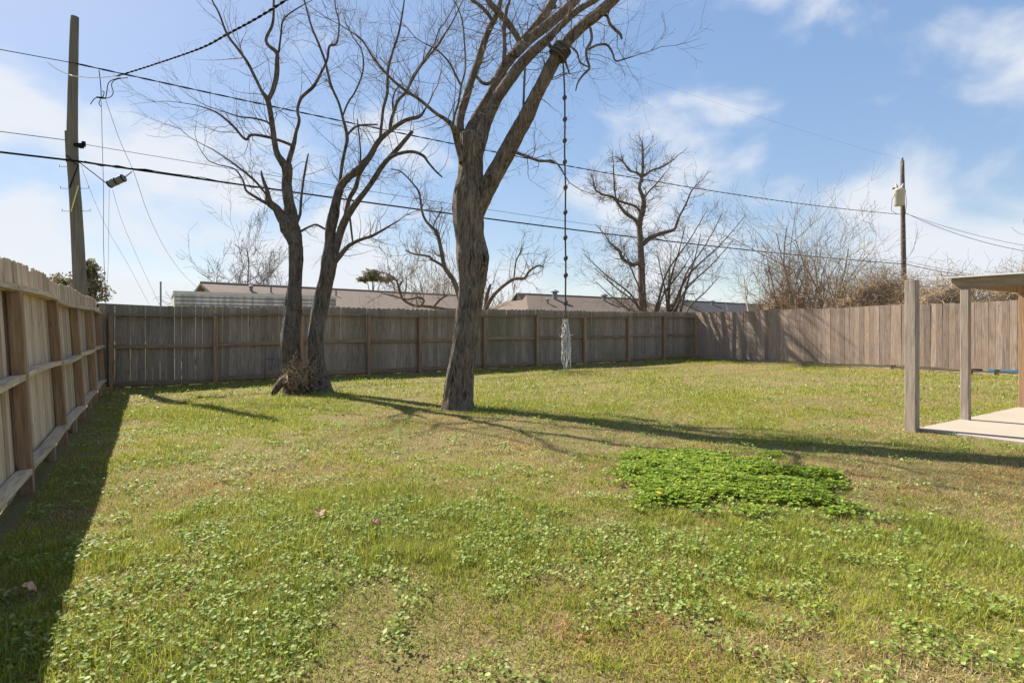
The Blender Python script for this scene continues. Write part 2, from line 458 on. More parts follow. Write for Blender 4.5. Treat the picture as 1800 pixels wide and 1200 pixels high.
def rail_obj(root, x0, x1, y, z, dy, dz, mat, warp=0.006, dz1=0.0):
    """a rail along local x with a little warp"""
    mb = MB(); n = 6; o = 0
    ph = R.uniform(0, 6); L = x1 - x0
    for i in range(n + 1):
        t = i / n; wz = warp * math.sin(ph + t * 3.1) ; wy = warp * 0.7 * math.cos(ph * 1.7 + t * 2.6)
        for a, b in ((-1, -1), (1, -1), (1, 1), (-1, 1)):
            mb.v.append(Vector((-L / 2 + L * t, a * dy / 2 + wy, b * dz / 2 + wz + dz1 * t)))
    for i in range(n):
        a = i * 4
        for k in range(4): mb.f.append((a + k, a + 4 + k, a + 4 + (k + 1) % 4, a + (k + 1) % 4))
    mb.f.append((0, 1, 2, 3)); mb.f.append((n * 4 + 3, n * 4 + 2, n * 4 + 1, n * 4))
    ob = mb.build('rail', mat, root); ob.location = ((x0 + x1) / 2, y, z)
    return ob

def fence(root, length, pk_mat, H, z0f, pitch, ear, post_ts, rails, post_mat, rail_mat, face_y, post_y, post_h, tall=None, slit=lambda x: 0.05, x0=0.0, gap=0.0):
    """local x runs along the fence; z0f(x) gives ground height; face_y pickets plane"""
    variants = [picket_mesh('picket', pitch * (k - gap), H, pk_mat, ear=ear) for k in (0.992, 0.990, 0.994, 0.988, 0.962)]
    x = x0 + pitch / 2; i = 0
    while x < length:
        o = link('picket', variants[4 if R.random() < slit(x) else R.randrange(4)], root)
        dz = R.uniform(-0.012, 0.010) + (tall(x) if tall else 0)
        o.location = (x + R.uniform(-.0005, .0005), face_y + R.uniform(-0.0025, 0.0025), z0f(x) + dz)
        o.rotation_euler = (R.uniform(-.004, .004), R.uniform(-.003, .003), R.uniform(-.012, .012))
        x += pitch; i += 1
    for t in post_ts:
        o = link('post', lumber_mesh('post', 0.09, 0.09, post_h + 0.3, post_mat), root)
        o.location = (t, post_y, z0f(t) - 0.3); o.rotation_euler = (R.uniform(-.006, .006), R.uniform(-.01, .01), 0)
    return root

back_ts = [0.09, 2.12, 4.11, 5.87, 7.39, 9.53, 11.54, 13.58, 15.67, 17.54, 19.36]
def fence_frame(name, origin, ax):
    e = empty(name, origin, math.atan2(ax.y, ax.x)); return e
# back fence: local x = AX, local -y points to the yard (AN)
bf = fence_frame('wooden_fence', CL, AX)
tag(bf, 'weathered grey-brown fence across the back with dog-eared pickets and exposed posts', 'fence', 'wooden fences round the yard')
zb = lambda x: ground(CL.x + AX.x * x, CL.y + AX.y * x)
fence(bf, 19.46, M['picket_grey'], 1.85, lambda x: zb(x) + 0.0, 0.1425, 0.034, back_ts, None, M['post_brown'], None, 0.062, -0.035, 1.60, slit=lambda x: 0.16 if x < 1.6 else 0.03, x0=-0.14)
for a, b in zip(back_ts[:-1], back_ts[1:]):
    for zr, hh in ((1.57, 0.055), (0.93, 0.085), (0.10, 0.10)):
        z = zb((a + b) / 2) + zr + R.uniform(-.006, .006)
        if zr > 1.5: rail_obj(bf, a - 0.04, b - 0.044, -0.033, z + 0.066, 0.094, 0.042, M['rail_brown'], 0.004, zb(b) - zb(a))
        else: rail_obj(bf, a + 0.047, b - 0.047, 0.022, z, 0.040, hh, M['rail_brown'], 0.006)
# left fence: local x = AN (corner -> camera), local +y points to the yard
lf = fence_frame('wooden_fence', CL + Vector((-0.03, 0.0, 0)), AN)
lf.rotation_euler = (math.radians(3.2), 0, math.atan2(AN.y, AN.x))   # leaning away from the yard
tag(lf, 'pale tan fence leaning outward along the side with three flat rails, utility pole behind it', 'fence', 'wooden fences round the yard')
zl = lambda x: ground(CL.x + AN.x * x, CL.y + AN.y * x)
left_ts = [0.62, 2.75, 4.95, 7.05, 9.3, 11.5]
fence(lf, 13.2, M['picket_tan'], 1.90, lambda x: zl(x) + 0.03, 0.132, 0.02, left_ts, None, M['post_brown'], None, -0.066, 0.0, 1.60, x0=-0.14, tall=lambda x: 0.014 * math.sin(x * 1.9) + (-0.05 if abs(x - 7.9) < .12 else 0))
ends = [0.0] + left_ts + [13.2]
for a, b in zip(ends[:-1], ends[1:]):
    rail_obj(lf, a + 0.002, b - 0.002, 0.0, zl((a + b) / 2) + 1.652, 0.092, 0.045, M['rail_tan'], 0.012)
    for zr in (0.93, 0.19):
        rail_obj(lf, a + 0.048, b - 0.048, 0.004, zl((a + b) / 2) + zr, 0.096, 0.044, M['rail_tan'], 0.012)
for t in (6.1, 8.05, 3.9, 1.7):       # short propping stubs under the bottom rail
    o = link('stub_post', lumber_mesh('stub_post', 0.10, 0.05, 0.27, M['post_brown']), lf); o.location = (t, 0.02, zl(t) - 0.105)
# right fence: pickets face the yard
rf = fence_frame('wooden_fence', CR + Vector((0.02, 0, 0)), AN)
tag(rf, 'sunlit tan fence with flat-topped boards facing the yard, tree shadows across it', 'fence', 'wooden fences round the yard')
zr_ = lambda x: ground(CR.x + AN.x * x, CR.y + AN.y * x)
right_ts = [2.3, 4.75, 7.2, 9.65, 12.1, 14.5]
fence(rf, 15.6, M['picket_sun'], 1.78, lambda x: zr_(x) + 0.05 + 0.010 * min(x, 10), 0.146, 0.004, right_ts, None, M['post_grey'], None, -0.090, 0.0, 1.6, gap=0.022)
ends = [0.0] + right_ts + [15.6]
for a, b in zip(ends[:-1], ends[1:]):
    for zr in (0.125, 0.95, 1.6):
        rail_obj(rf, a + 0.047, b - 0.047, -0.045, zr_((a + b) / 2) + zr - (0.07 if zr < .2 else 0), 0.04, 0.088, M['rail_tan'], 0.004)

# ------------------------------------------------------------------ patio cover and lone post
def post_at(root, name, p, z0, z1, mat, w=0.09, rz=0.0):
    o = link(name, lumber_mesh(name, w, w, z1 - z0, mat, 0.005), root); o.location = (p.x, p.y, z0); o.rotation_euler = (0, 0, rz); return o
angA = math.atan2(AX.y, AX.x)
p1 = slab_pt(-0.08, -0.02)
lone = post_at(None, 'lone_post', p1, ground(p1.x, p1.y) - 0.3, 1.885, M['post_grey'], 0.115, angA)
tag(lone, 'free-standing grey square wooden post at the corner of the concrete patio', 'post')
pc = empty('patio_cover', (0, 0, 0))
tag(pc, 'low weathered timber patio cover on square posts over the concrete', 'pergola')
q2 = slab_pt(1.26, 0.06); q3 = slab_pt(3.42, 0.06)
BT = 1.975; BH = 0.135
for q in (q2, q3, q2 + AN * 3.6, q3 + AN * 3.6):
    post_at(pc, 'post', q, SLAB_Z, BT - BH - 0.001, M['post_grey'] if q is q2 else M['board_orange'], 0.092, angA)
def beam(root, a, b, z, w, h, mat, name='beam'):
    d = b - a; L = d.length
    mb = MB(); mb.box((0, 0, 0), L, w, h)
    o = mb.build(name, mat, root); c = (a + b) / 2; o.location = (c.x, c.y, z); o.rotation_euler = (0, 0, math.atan2(d.y, d.x))
    md = o.modifiers.new('bevel', 'BEVEL'); md.width = 0.004; md.segments = 1
    return o
beam(pc, q2 - AN * 0.14 - AX * 0.03, q2 + AN * 3.9 - AX * 0.03, BT - BH / 2, 0.045, BH, M['beam_wood'])
beam(pc, q3 - AN * 0.14 + AX * 0.03, q3 + AN * 3.9 + AX * 0.03, BT - BH / 2, 0.045, BH, M['beam_wood'])
beam(pc, q2 - AX * 0.005, q3 + AX * 0.005, BT - BH / 2 - 0.003, 0.045, BH - 0.01, M['board_orange'])
for k in range(1, 7):
    beam(pc, q2 + AN * 0.62 * k - AX * 0.003, q3 + AN * 0.62 * k + AX * 0.003, BT - BH / 2 + 0.012, 0.04, BH - 0.05, M['board_orange'], 'rafter')
mb = MB(); cc = (q2 + q3) / 2 + AN * 1.88
mb.box((0, 0, 0), 2.36, 4.16, 0.018); o = mb.build('roof_sheet', M['metal_roof'], pc); o.location = (cc.x, cc.y, BT + 0.0105); o.rotation_euler = (0, 0, angA)

# ------------------------------------------------------------------ trees
def nrm(v):
    l = v.length
    return v / l if l > 1e-9 else Vector((0, 0, 1))
def rv(rg): return Vector((rg.gauss(0, 1), rg.gauss(0, 1), rg.gauss(0, 1)))
def grow(mb, rg, p, d, L, r, lvl, wig=0.35, up=0.05, kids=(3, 5), ratio=0.55, sides=3, ang=0.9, rmin=0.0016, segs=5):
    pts = [p.copy()]; rad = [r]; d = nrm(d)
    for i in range(segs):
        d = nrm(d + rv(rg) * wig * 0.55 + Vector((0, 0, up)))
        pts.append(pts[-1] + d * (L / segs) * rg.uniform(.8, 1.2)); rad.append(max(rmin, r * (1 - 0.72 * (i + 1) / segs)))
    mb.tube(pts, rad, sides if lvl < 2 else max(sides, 4), cap=False)
    if lvl <= 0: return
    for k in range(rg.randint(*kids)):
        i = rg.randint(1, segs); q = pts[i]; dd = nrm(pts[i] - pts[i - 1])
        side = rv(rg); side = nrm(side - dd * side.dot(dd))
        nd = nrm(dd + side * ang * rg.uniform(.6, 1.3))
        grow(mb, rg, q, nd, L * ratio * rg.uniform(.6, 1.25), max(rmin, rad[i] * 0.62), lvl - 1, wig, up, kids, ratio, sides, ang, rmin, max(3, segs - 1))

def bark_wob(seed, amp=0.10, lobes=9):
    rg = random.Random(seed); ph = [rg.uniform(0, 6.28) for _ in range(8)]
    def f(i, k, n, sides=[0]):
        a = k * 0.2618
        return 1 + amp * (0.5 * math.sin(lobes * a * 0.5 * 2 + ph[0] + i * 0.22) * 0.4 + 0.5 * math.sin(3 * a + ph[1] + i * 0.13) * 0.7
                          + 0.4 * math.sin(5 * a + ph[2] - i * 0.31) + 0.35 * math.sin(i * 0.55 + ph[3] + 2 * a)
                          + 0.25 * math.sin(i * 1.7 + ph[4] + 7 * a))
    return f
def limb_pts(rows, d0, d1, step=5, rg=None, jit=0.0):
    """rows of (px, py, width px); depth runs d0 -> d1"""
    n = len(rows); rr = []
    for i, (x, y, w) in enumerate(rows):
        d = d0 + (d1 - d0) * (i / (n - 1)) + (rg.uniform(-jit, jit) if rg and 0 < i < n - 1 else 0)
        p = P(x, y, d); rr.append((p.x, p.y, p.z, w * d / F / 2))
    s = spline(rr, step)
    return [Vector(a[:3]) for a in s], [max(0.002, a[3]) for a in s]

class Tree:
    def __init__(self, name, base, label, seed, mat, twig_mat, cat='tree', group=None):
        self.root = empty(name, base); tag(self.root, label, cat, group); self.base = Vector(base)
        self.mat = mat; self.rg = random.Random(seed); self.tw = MB(); self.twm = twig_mat; self.limbs = []
        self.seed = seed
    def limb(self, rows, d0, d1, name='branch', sides=10, amp=0.10, jit=0.05, wob=True, step=5):
        pts, rad = limb_pts(rows, d0, d1, step, self.rg, jit)
        mb = MB(); mb.tube(pts, rad, sides, True, bark_wob(self.seed + len(self.limbs), amp) if wob else None)
        o = mb.build(name, self.mat, self.root, self.base, True); self.limbs.append((pts, rad)); return o
    def twigs(self, li, n, L=(0.4, 1.2), lvl=2, r=0.3, rmax=0.012, t0=0.15, up=0.06, wig=0.4, kids=(2, 4), ang=0.9, bias=None, rmin=0.0018):
        pts, rad = self.limbs[li]; rg = self.rg
        for _ in range(n):
            i = min(len(pts) - 2, int((t0 + (1 - t0) * rg.random()) * (len(pts) - 1))); dd = nrm(pts[i + 1] - pts[i])
            s = rv(rg); s = nrm(s - dd * s.dot(dd)); d = nrm(dd * rg.uniform(0.1, 0.9) + s * 1.0 + Vector((0, 0, 0.2)))
            if bias: d = nrm(d + Vector(bias))
            grow(self.tw, rg, pts[i] + s * rad[i] * 0.6, d, rg.uniform(*L), min(rmax, max(rmin, rad[i] * r)), lvl, wig, up, kids, 0.55, 3, ang, rmin)
    def extend(self, li, L=2.0, lvl=3, up=0.06):
        pts, rad = self.limbs[li]
        grow(self.tw, self.rg, pts[-1], pts[-1] - pts[-2], L, rad[-1], lvl, 0.35, up, (3, 5), 0.6, 4)
    def done(self, name='twigs'):
        if self.tw.v:
            o = self.tw.build(name, self.twm, self.root, self.base, False); o['kind'] = 'stuff'
        return self.root

# --- the leaning tree with the rope (main tree)
D1 = 9.1
b1 = P(806, 722, D1); b1.z = ground(b1.x, b1.y)
T1 = Tree('bare_tree', b1, 'big bare tree with furrowed bark and leaning limbs, a rope hanging from it', 11, M['bark'], M['twig'])
trunk_rows = [(805, 735, 78), (806, 722, 64), (806, 706, 55), (808, 680, 51), (811, 650, 47), (817, 610, 43), (822, 570, 42), (827, 530, 42), (831, 495, 45), (832, 465, 53), (831, 445, 53), (827, 420, 48), (824, 390, 50), (823, 360, 51), (825, 335, 50), (827, 310, 44), (828, 280, 41), (828, 255, 43), (826, 236, 40)]
pts, rad = limb_pts(trunk_rows, D1, D1, 6)
mb = MB()
SIDES = 48
ph = [R.uniform(0, 6.28) for _ in range(10)]
def trunk_w(i, k, n):
    a = 2 * math.pi * k / SIDES; h = i / n
    flare = max(0, 1 - h * 9)
    ridge = 0.030 * math.sin(13 * a + ph[0] + 3 * math.sin(i * .10)) + 0.025 * math.sin(19 * a + ph[1] + 2.2 * math.sin(i * .13 + 1)) + 0.02 * math.sin(8 * a + ph[2] - i * .05)
    ridge += 0.012 * math.sin(31 * a + i * .4) + 0.014 * math.sin(i * 1.3 + 5 * a)
    big = 0.05 * math.sin(2 * a + ph[3] + i * .05) + 0.04 * math.sin(3 * a + ph[4] + i * .03)
    roots = flare * 0.26 * max(0, math.sin(5 * a + ph[5])) 
    return 1 + ridge + big + roots
mb.tube(pts, rad, SIDES, True, trunk_w)
mb.build('trunk', M['bark'], T1.root, b1, True)
# knot on the right flank, the shade in its hollow painted as a near-black plug
kc = P(851, 455, D1 - 0.15)
mb = MB(); ringp = []
for k in range(15):
    a = 2 * math.pi * k / 14; ringp.append(kc + Vector((0.02 + 0.012 * math.cos(a), -0.05 + 0.07 * math.cos(a) * 0.4, 0)) + Vector((0.02, -0.05, 0)) * math.cos(a) + Vector((0, 0, 0.095 * math.sin(a))))
mb.tube(ringp, [0.034] * 15, 8, False); mb.build('knot', M['bark'], T1.root, b1, True)
mb = MB(); mb.tube([kc + Vector((-0.03, -0.01, -0.075)), kc + Vector((0.015, -0.055, -0.04)), kc + Vector((0.02, -0.06, 0.03)), kc + Vector((-0.03, -0.01, 0.08))], [0.012, 0.034, 0.034, 0.012], 10)
mb.build('knot_hole_shade', M['hole_shade'], T1.root, b1, True)
L = T1.limb
# 0 big right limb
L([(833, 385, 30), (846, 350, 34), (862, 320, 33), (884, 282, 30), (908, 235, 29), (925, 205, 28), (942, 168, 23), (958, 138, 22), (977, 102, 21), (997, 74, 20), (1022, 48, 19), (1052, 24, 19), (1082, -4, 18), (1120, -50, 16), (1160, -120, 13), (1190, -210, 9)], 9.08, 8.5, 'limb', 20, 0.10, 0.03)
# 1 centre-right limb
L([(829, 325, 20), (832, 290, 27), (838, 262, 28), (846, 235, 26), (856, 210, 22), (872, 174, 21), (897, 140, 20), (917, 112, 19), (937, 92, 17), (962, 70, 14), (976, 56, 11), (1000, 32, 11), (1020, 15, 11), (1052, -4, 10), (1085, -40, 8), (1110, -110, 6)], 9.05, 9.0, 'limb', 16)
# 2 centre limb
L([(825, 270, 26), (826, 236, 22), (840, 206, 20), (860, 172, 19), (873, 145, 18), (887, 116, 18), (908, 90, 17), (926, 66, 15), (946, 41, 15), (965, 14, 14), (976, -8, 13), (990, -50, 10), (1000, -130, 6)], 9.15, 9.9, 'limb', 16)
# 3 second fork of the centre limb
L([(905, 96, 16), (930, 70, 17), (951, 54, 17), (977, 32, 17), (1006, 6, 16), (1030, -22, 14), (1062, -80, 10), (1080, -160, 6)], 9.35, 9.5, 'limb', 14)
# 4 upright left limb
L([(817, 262, 22), (808, 226, 15), (811, 200, 14), (822, 162, 14), (832, 132, 13), (842, 105, 13), (852, 72, 11), (862, 47, 11), (872, 27, 10), (880, 0, 7), (884, -50, 5)], 9.1, 9.7, 'limb', 12)
# 5 crossing branch
L([(914, 78, 10), (905, 58, 11), (890, 37, 12), (872, 18, 11), (858, 0, 10), (845, -30, 8), (836, -80, 5)], 9.6, 9.4, 'limb', 12)
# 6
L([(866, 40, 7), (860, 28, 6), (850, 16, 6), (838, 6, 6), (826, -3, 5), (812, -30, 3)], 9.55, 9.2)
# 7 long left branch
L([(815, 285, 18), (806, 258, 13), (797, 224, 10), (783, 210, 7), (766, 199, 6), (737, 175, 6), (715, 161, 5), (685, 136, 4.5), (660, 107, 4), (637, 72, 3), (615, 55, 2)], 9.0, 8.3, jit=0.12)
# 8..  small branches
L([(796, 222, 4), (800, 200, 4), (806, 180, 4), (811, 150, 3.5), (818, 120, 3), (816, 70, 3), (812, 35, 2.5), (803, 10, 2)], 8.95, 8.7)
L([(811, 152, 4), (800, 130, 3.5), (788, 108, 3), (768, 88, 3), (745, 76, 2)], 8.9, 8.5)
L([(715, 161, 3), (728, 135, 4), (746, 108, 4), (768, 82, 4), (785, 55, 3), (792, 45, 2.5)], 8.7, 8.2)
L([(906, 268, 6), (926, 275, 5), (948, 283, 4.5), (972, 283, 4), (985, 295, 3), (992, 307, 2)], 8.9, 8.5)
L([(1048, 25, 6), (1066, 28, 5), (1072, 42, 5), (1082, 53, 5), (1090, 60, 5), (1093, 68, 4)], 8.65, 8.5)
L([(1038, 50, 5), (1040, 70, 5), (1031, 88, 4.5), (1032, 105, 4), (1036, 120, 4), (1025, 132, 3.5), (1016, 145, 3), (1012, 160, 2)], 8.6, 8.3)
L([(1034, 88, 4), (1048, 80, 4), (1066, 79, 4), (1076, 92, 3.5), (1082, 107, 3), (1098, 104, 2.5), (1120, 97, 1.5)], 8.55, 8.2)
L([(886, 113, 9), (887, 80, 7), (886, 50, 7), (890, 20, 6), (897, -5, 5), (905, -60, 3)], 9.2, 9.0)
L([(920, 190, 4), (921, 160, 4), (922, 140, 4), (923, 118, 3.5)], 8.9, 8.8)
L([(838, 135, 5), (848, 146, 6), (860, 147, 6), (868, 138, 5)], 9.3, 9.2)
L([(960, 70, 8), (966, 80, 7), (974, 88, 7), (980, 96, 5)], 8.9, 8.7)
L([(1004, 83, 4), (1014, 92, 3.5), (1020, 110, 3), (1035, 118, 2.5)], 8.6, 8.3)
L([(975, 12, 8), (965, -2, 7), (950, -20, 5), (930, -60, 4)], 9.8, 10.4)
for li, n in ((0, 30), (1, 24), (2, 24), (3, 22), (4, 26), (5, 16), (6, 8), (7, 34), (8, 16), (9, 12), (10, 14), (11, 12), (12, 4), (13, 10), (14, 12), (15, 12), (16, 4), (19, 5), (20, 8)):
    T1.twigs(li, max(4, int(n * .75)), (0.3, 1.05), 2, 0.30, 0.008, 0.3 if li < 5 else 0.15, rmin=0.0013)
for li in (0, 1, 2, 3, 4, 5, 20): T1.extend(li, 1.8, 3)
for li in (7, 8, 9, 10, 11, 14, 15): T1.extend(li, 0.9, 2)
vm = MB()  # dead vines over the limbs, their pale colour paints sunlight on them
for li, n in ((0, 26), (1, 40), (2, 40), (3, 26), (4, 30), (5, 14)):
    pts, rad = T1.limbs[li]
    for _ in range(n):
        i = T1.rg.randint(3, len(pts) - 8); d_ = rv(T1.rg); d_ = nrm(d_ + nrm(pts[i + 1] - pts[i]) * .8)
        grow(vm, T1.rg, pts[i] + nrm(rv(T1.rg) + Vector((0, -1, 0))) * rad[i], d_, T1.rg.uniform(.15, .55), .0045, 1, 0.9, 0.0, (1, 3), .6, 3, 1.0, .0022)
ov = vm.build('sunlit_dead_vines', M['twig_pale'], T1.root, b1); ov['kind'] = 'stuff'
T1.done()

# --- twin-stemmed tree
D2 = 11.3
b2 = P(538, 690, D2); b2.z = ground(b2.x, b2.y)
T2 = Tree('bare_tree', b2, 'twin-stemmed bare tree with a gnarled vine-covered base near the back fence', 23, M['bark2'], M['twig'])
L = T2.limb
L([(520, 706, 48), (518, 690, 38), (516, 660, 32), (513, 630, 31), (511, 595, 32), (513, 560, 29), (516, 525, 27), (519, 490, 23), (520, 450, 24), (519, 428, 25), (513, 408, 30), (509, 395, 33), (510, 380, 26), (510, 365, 19), (506, 348, 17), (504, 325, 17), (505, 305, 18), (503, 290, 18)], 11.3, 11.3, 'trunk', 28, 0.11)
L([(568, 708, 50), (566, 690, 38), (560, 660, 30), (556, 630, 28), (555, 595, 26), (559, 560, 26), (566, 525, 26), (575, 485, 26), (579, 455, 27), (580, 430, 20), (581, 402, 18), (587, 378, 19), (591, 355, 15), (598, 330, 14), (612, 312, 13), (632, 297, 12), (650, 275, 11), (664, 250, 9), (685, 230, 8), (712, 212, 7), (737, 205, 6), (748, 191, 3)], 11.4, 11.1, 'trunk', 26, 0.10)
# left limb with broken stub (2), its branches
L([(508, 400, 22), (497, 384, 20), (486, 367, 14), (473, 356, 13), (470, 336, 8), (462, 314, 5), (459, 300, 2.5)], 11.25, 11.0, sides=12)
L([(478, 360, 9), (464, 355, 6), (450, 347, 5), (433, 335, 4), (427, 317, 3), (412, 297, 2.5), (384, 290, 2)], 11.1, 10.6)
L([(470, 345, 3.5), (452, 322, 4), (432, 304, 3.5), (408, 286, 3), (388, 272, 2)], 11.0, 10.5)
# crown of the left stem: 5 left fork, 6 right fork
L([(503, 296, 14), (496, 285, 13), (487, 270, 11), (482, 248, 10), (479, 222, 9), (475, 196, 9), (470, 175, 9), (460, 160, 5.5), (450, 140, 5), (435, 110, 5), (417, 85, 4.5), (399, 60, 4), (385, 24, 3), (371, -4, 2.5), (360, -50, 2)], 11.3, 10.8)
L([(470, 178, 8), (479, 160, 8), (486, 135, 9), (487, 107, 8), (486, 92, 7), (472, 80, 5.5), (468, 68, 5), (479, 42, 5), (481, 10, 4), (481, -30, 3), (478, -80, 2)], 11.1, 11.5)
L([(504, 294, 10), (512, 268, 9), (517, 250, 7.5), (520, 235, 6), (526, 212, 5.5), (523, 195, 5), (530, 172, 5.5), (551, 152, 5.5), (565, 127, 4.5), (575, 105, 4), (579, 82, 4), (592, 75, 3.5), (596, 40, 3), (590, 15, 2), (588, -20, 1.5)], 11.3, 11.8)
L([(516, 257, 5), (500, 250, 5), (475, 242, 5), (443, 237, 5), (431, 245, 4.5), (410, 222, 4), (387, 202, 3.5), (367, 192, 2.5), (345, 185, 1.5)], 11.25, 10.6)
L([(478, 226, 4), (470, 215, 3.5), (445, 208, 3), (420, 205, 2.5), (390, 195, 1.5)], 11.1, 10.7)
L([(490, 92, 4), (494, 60, 3), (498, 35, 3), (515, 20, 2.5), (535, 8, 2)], 11.1, 11.3)
# right stem
L([(583, 458, 16), (590, 440, 13), (598, 410, 13), (610, 380, 13), (626, 357, 11), (642, 337, 9), (657, 315, 9), (672, 292, 9), (689, 272, 8), (706, 254, 8), (725, 231, 6)], 11.3, 10.8, sides=12)
L([(676, 285, 7), (688, 276, 7), (702, 270, 6), (725, 267, 5.5), (744, 274, 5), (753, 286, 4), (765, 300, 3.5), (777, 311, 2.5)], 10.9, 10.5)
L([(588, 460, 11), (597, 450, 9), (612, 433, 7), (632, 422, 6), (655, 414, 5), (680, 400, 3.5), (700, 388, 2)], 11.3, 10.9)
L([(596, 335, 6), (598, 315, 6), (601, 290, 6), (606, 265, 5.5), (610, 240, 6), (602, 205, 4.5), (595, 180, 4.5), (582, 150, 4.5), (572, 110, 4), (560, 77, 4), (547, 45, 3.5), (535, 0, 2.5), (528, -40, 1.5)], 11.3, 11.7)
L([(686, 230, 7), (687, 215, 6), (691, 200, 5), (700, 177, 5), (715, 160, 5), (726, 135, 4.5), (748, 102, 4), (765, 75, 2.5)], 11.1, 10.6)
L([(668, 243, 5.5), (671, 215, 5), (674, 190, 5), (681, 162, 5), (682, 125, 5), (690, 92, 4), (700, 62, 3.5), (707, 25, 3), (712, -10, 2)], 11.1, 11.4)
L([(610, 238, 4.5), (622, 225, 4), (637, 220, 3.5), (664, 219, 2.5)], 11.5, 11.7)
L([(602, 205, 3.5), (612, 180, 3.5), (625, 160, 3), (638, 125, 3), (636, 90, 2.5), (620, 65, 2)], 11.6, 11.9)
L([(607, 384, 9), (613, 352, 8), (625, 330, 8), (631, 308, 6), (640, 295, 5)], 11.25, 11.3)
L([(631, 295, 4), (634, 275, 3), (632, 245, 2.5), (628, 210, 2)], 11.2, 11.3)
L([(516, 402, 7), (527, 378, 5), (529, 355, 4.5), (533, 320, 4), (538, 290, 3.5), (542, 270, 2)], 11.4, 11.6)
L([(614, 375, 4), (617, 400, 3.5), (620, 425, 3)], 11.2, 11.2)
L([(520, 412, 5), (533, 404, 4), (545, 398, 3.5), (556, 395, 3.5), (570, 402, 3.5), (582, 410, 4)], 11.35, 11.35)
L([(692, 205, 3), (690, 180, 3), (695, 160, 2.8), (706, 148, 2.2)], 11.0, 10.8)
for li, n in ((2, 5), (3, 14), (4, 10), (5, 36), (6, 24), (7, 34), (8, 30), (9, 16), (10, 16), (11, 22), (12, 8), (13, 34), (14, 30), (15, 22), (16, 24), (17, 10), (18, 18), (19, 6), (20, 8), (21, 10), (23, 6), (24, 6)):
    T2.twigs(li, max(3, int(n * .62)), (0.3, 1.1), 2, 0.32, 0.007, 0.2, rmin=0.0013)
T2.twigs(0, 8, (0.3, 0.8), 2, 0.1, 0.006, 0.75); T2.twigs(1, 28, (0.35, 1.2), 2, 0.3, 0.007, 0.6, rmin=0.0013)
for li in (1, 3, 4, 5, 6, 7, 8, 9, 10, 13, 14, 15, 16, 18): T2.extend(li, 1.0, 2)
# gnarled base: burl, stump shell, dry vines
def lump(name, c, sx, sy, sz, mat, root, base, seed, amp=0.3):
    rg = random.Random(seed); ph = [rg.uniform(0, 6.28) for _ in range(9)]; mb = MB(); nu, nv = 20, 12
    for j in range(nv + 1):
        th = math.pi * j / nv
        for i in range(nu):
            a = 2 * math.pi * i / nu; d = Vector((math.sin(th) * math.cos(a), math.sin(th) * math.sin(a), math.cos(th)))
            k = 1 + amp * (math.sin(4 * d.x + ph[0]) * math.sin(5 * d.y + ph[1]) + 0.6 * math.sin(9 * d.z + ph[2] + 4 * a) * math.sin(th) + 0.35 * math.sin(13 * d.x + ph[3] + 8 * d.z))
            mb.v.append(c + Vector((d.x * sx, d.y * sy, d.z * sz)) * k)
    for j in range(nv):
        for i in range(nu): mb.f.append((j * nu + i, (j + 1) * nu + i, (j + 1) * nu + (i + 1) % nu, j * nu + (i + 1) % nu))
    return mb.build(name, mat, root, base, True)
lump('burl', P(522, 672, 11.1), 0.17, 0.15, 0.27, M['bark'], T2.root, b2, 5, 0.45)
lump('burl', P(548, 664, 11.35), 0.16, 0.18, 0.36, M['bark2'], T2.root, b2, 6, 0.3)
mb = MB(); rg = random.Random(77)
for k in range(120):
    p = P(rg.uniform(503, 548), rg.uniform(640, 688), rg.uniform(10.75, 11.1)); d = nrm(Vector((rg.gauss(0.2, .8), rg.gauss(-.3, .5), rg.gauss(0.15, .7))))
    grow(mb, rg, p, d, rg.uniform(.12, .38), rg.uniform(.003, .008), 1, 0.9, 0.0, (1, 2), 0.6, 3, 0.9, 0.002)
for k in range(9):
    grow(mb, rg, P(rg.uniform(515, 545), 668, 10.95), Vector((rg.gauss(0.25, .5), -.1, rg.uniform(.6, 1.4))), rg.uniform(.4, .8), .006, 1, 0.4, 0.1, (1, 2), 0.5)
o = mb.build('dry_vines', M['twig_straw'], T2.root, b2); o['kind'] = 'stuff'
mb = MB(); a = P(479, 694, 10.95); b = P(504, 662, 11.15)
mb.tube([a, a.lerp(b, .35) + Vector((0, 0, .03)), a.lerp(b, .7) + Vector((0, 0, .03)), b], [.05, .075, .08, .06], 9, True, bark_wob(3, .2)); mb.build('root', M['bark'], T2.root, b2, True)
T2.done()

# --- bare tree behind the back fence, seen either side of the leaning trunk
D3 = 20.5
b3 = P(822, 610, D3); b3.z = ground(b3.x, b3.y)
T3 = Tree('bare_tree', b3, 'crooked bare tree behind the back fence, its limbs reaching over the brown roof', 31, M['bark_far'], M['twig'])
L = T3.limb
L([(822, 640, 16), (822, 600, 15), (820, 560, 14), (812, 535, 12), (806, 517, 10), (797, 492, 9), (782, 470, 8), (777, 447, 7), (772, 422, 6.5), (767, 407, 6), (750, 390, 4.5), (742, 372, 4), (737, 340, 3.5), (725, 322, 3), (705, 302, 2.5), (687, 297, 1.5)], D3, D3 - 1, 'trunk')
L([(822, 600, 14), (836, 570, 12), (852, 545, 9), (856, 520, 7), (862, 500, 5)], D3, D3 + .4)
L([(852, 548, 7), (864, 524, 7), (880, 507, 6), (902, 491, 6), (922, 489, 5), (930, 477, 4), (946, 467, 3), (956, 470, 2)], D3 + .2, D3 - .6)
L([(783, 471, 5), (770, 462, 5), (759, 456, 4.5), (752, 450, 4), (730, 447, 3), (712, 440, 2)], D3 - .4, D3 - 1)
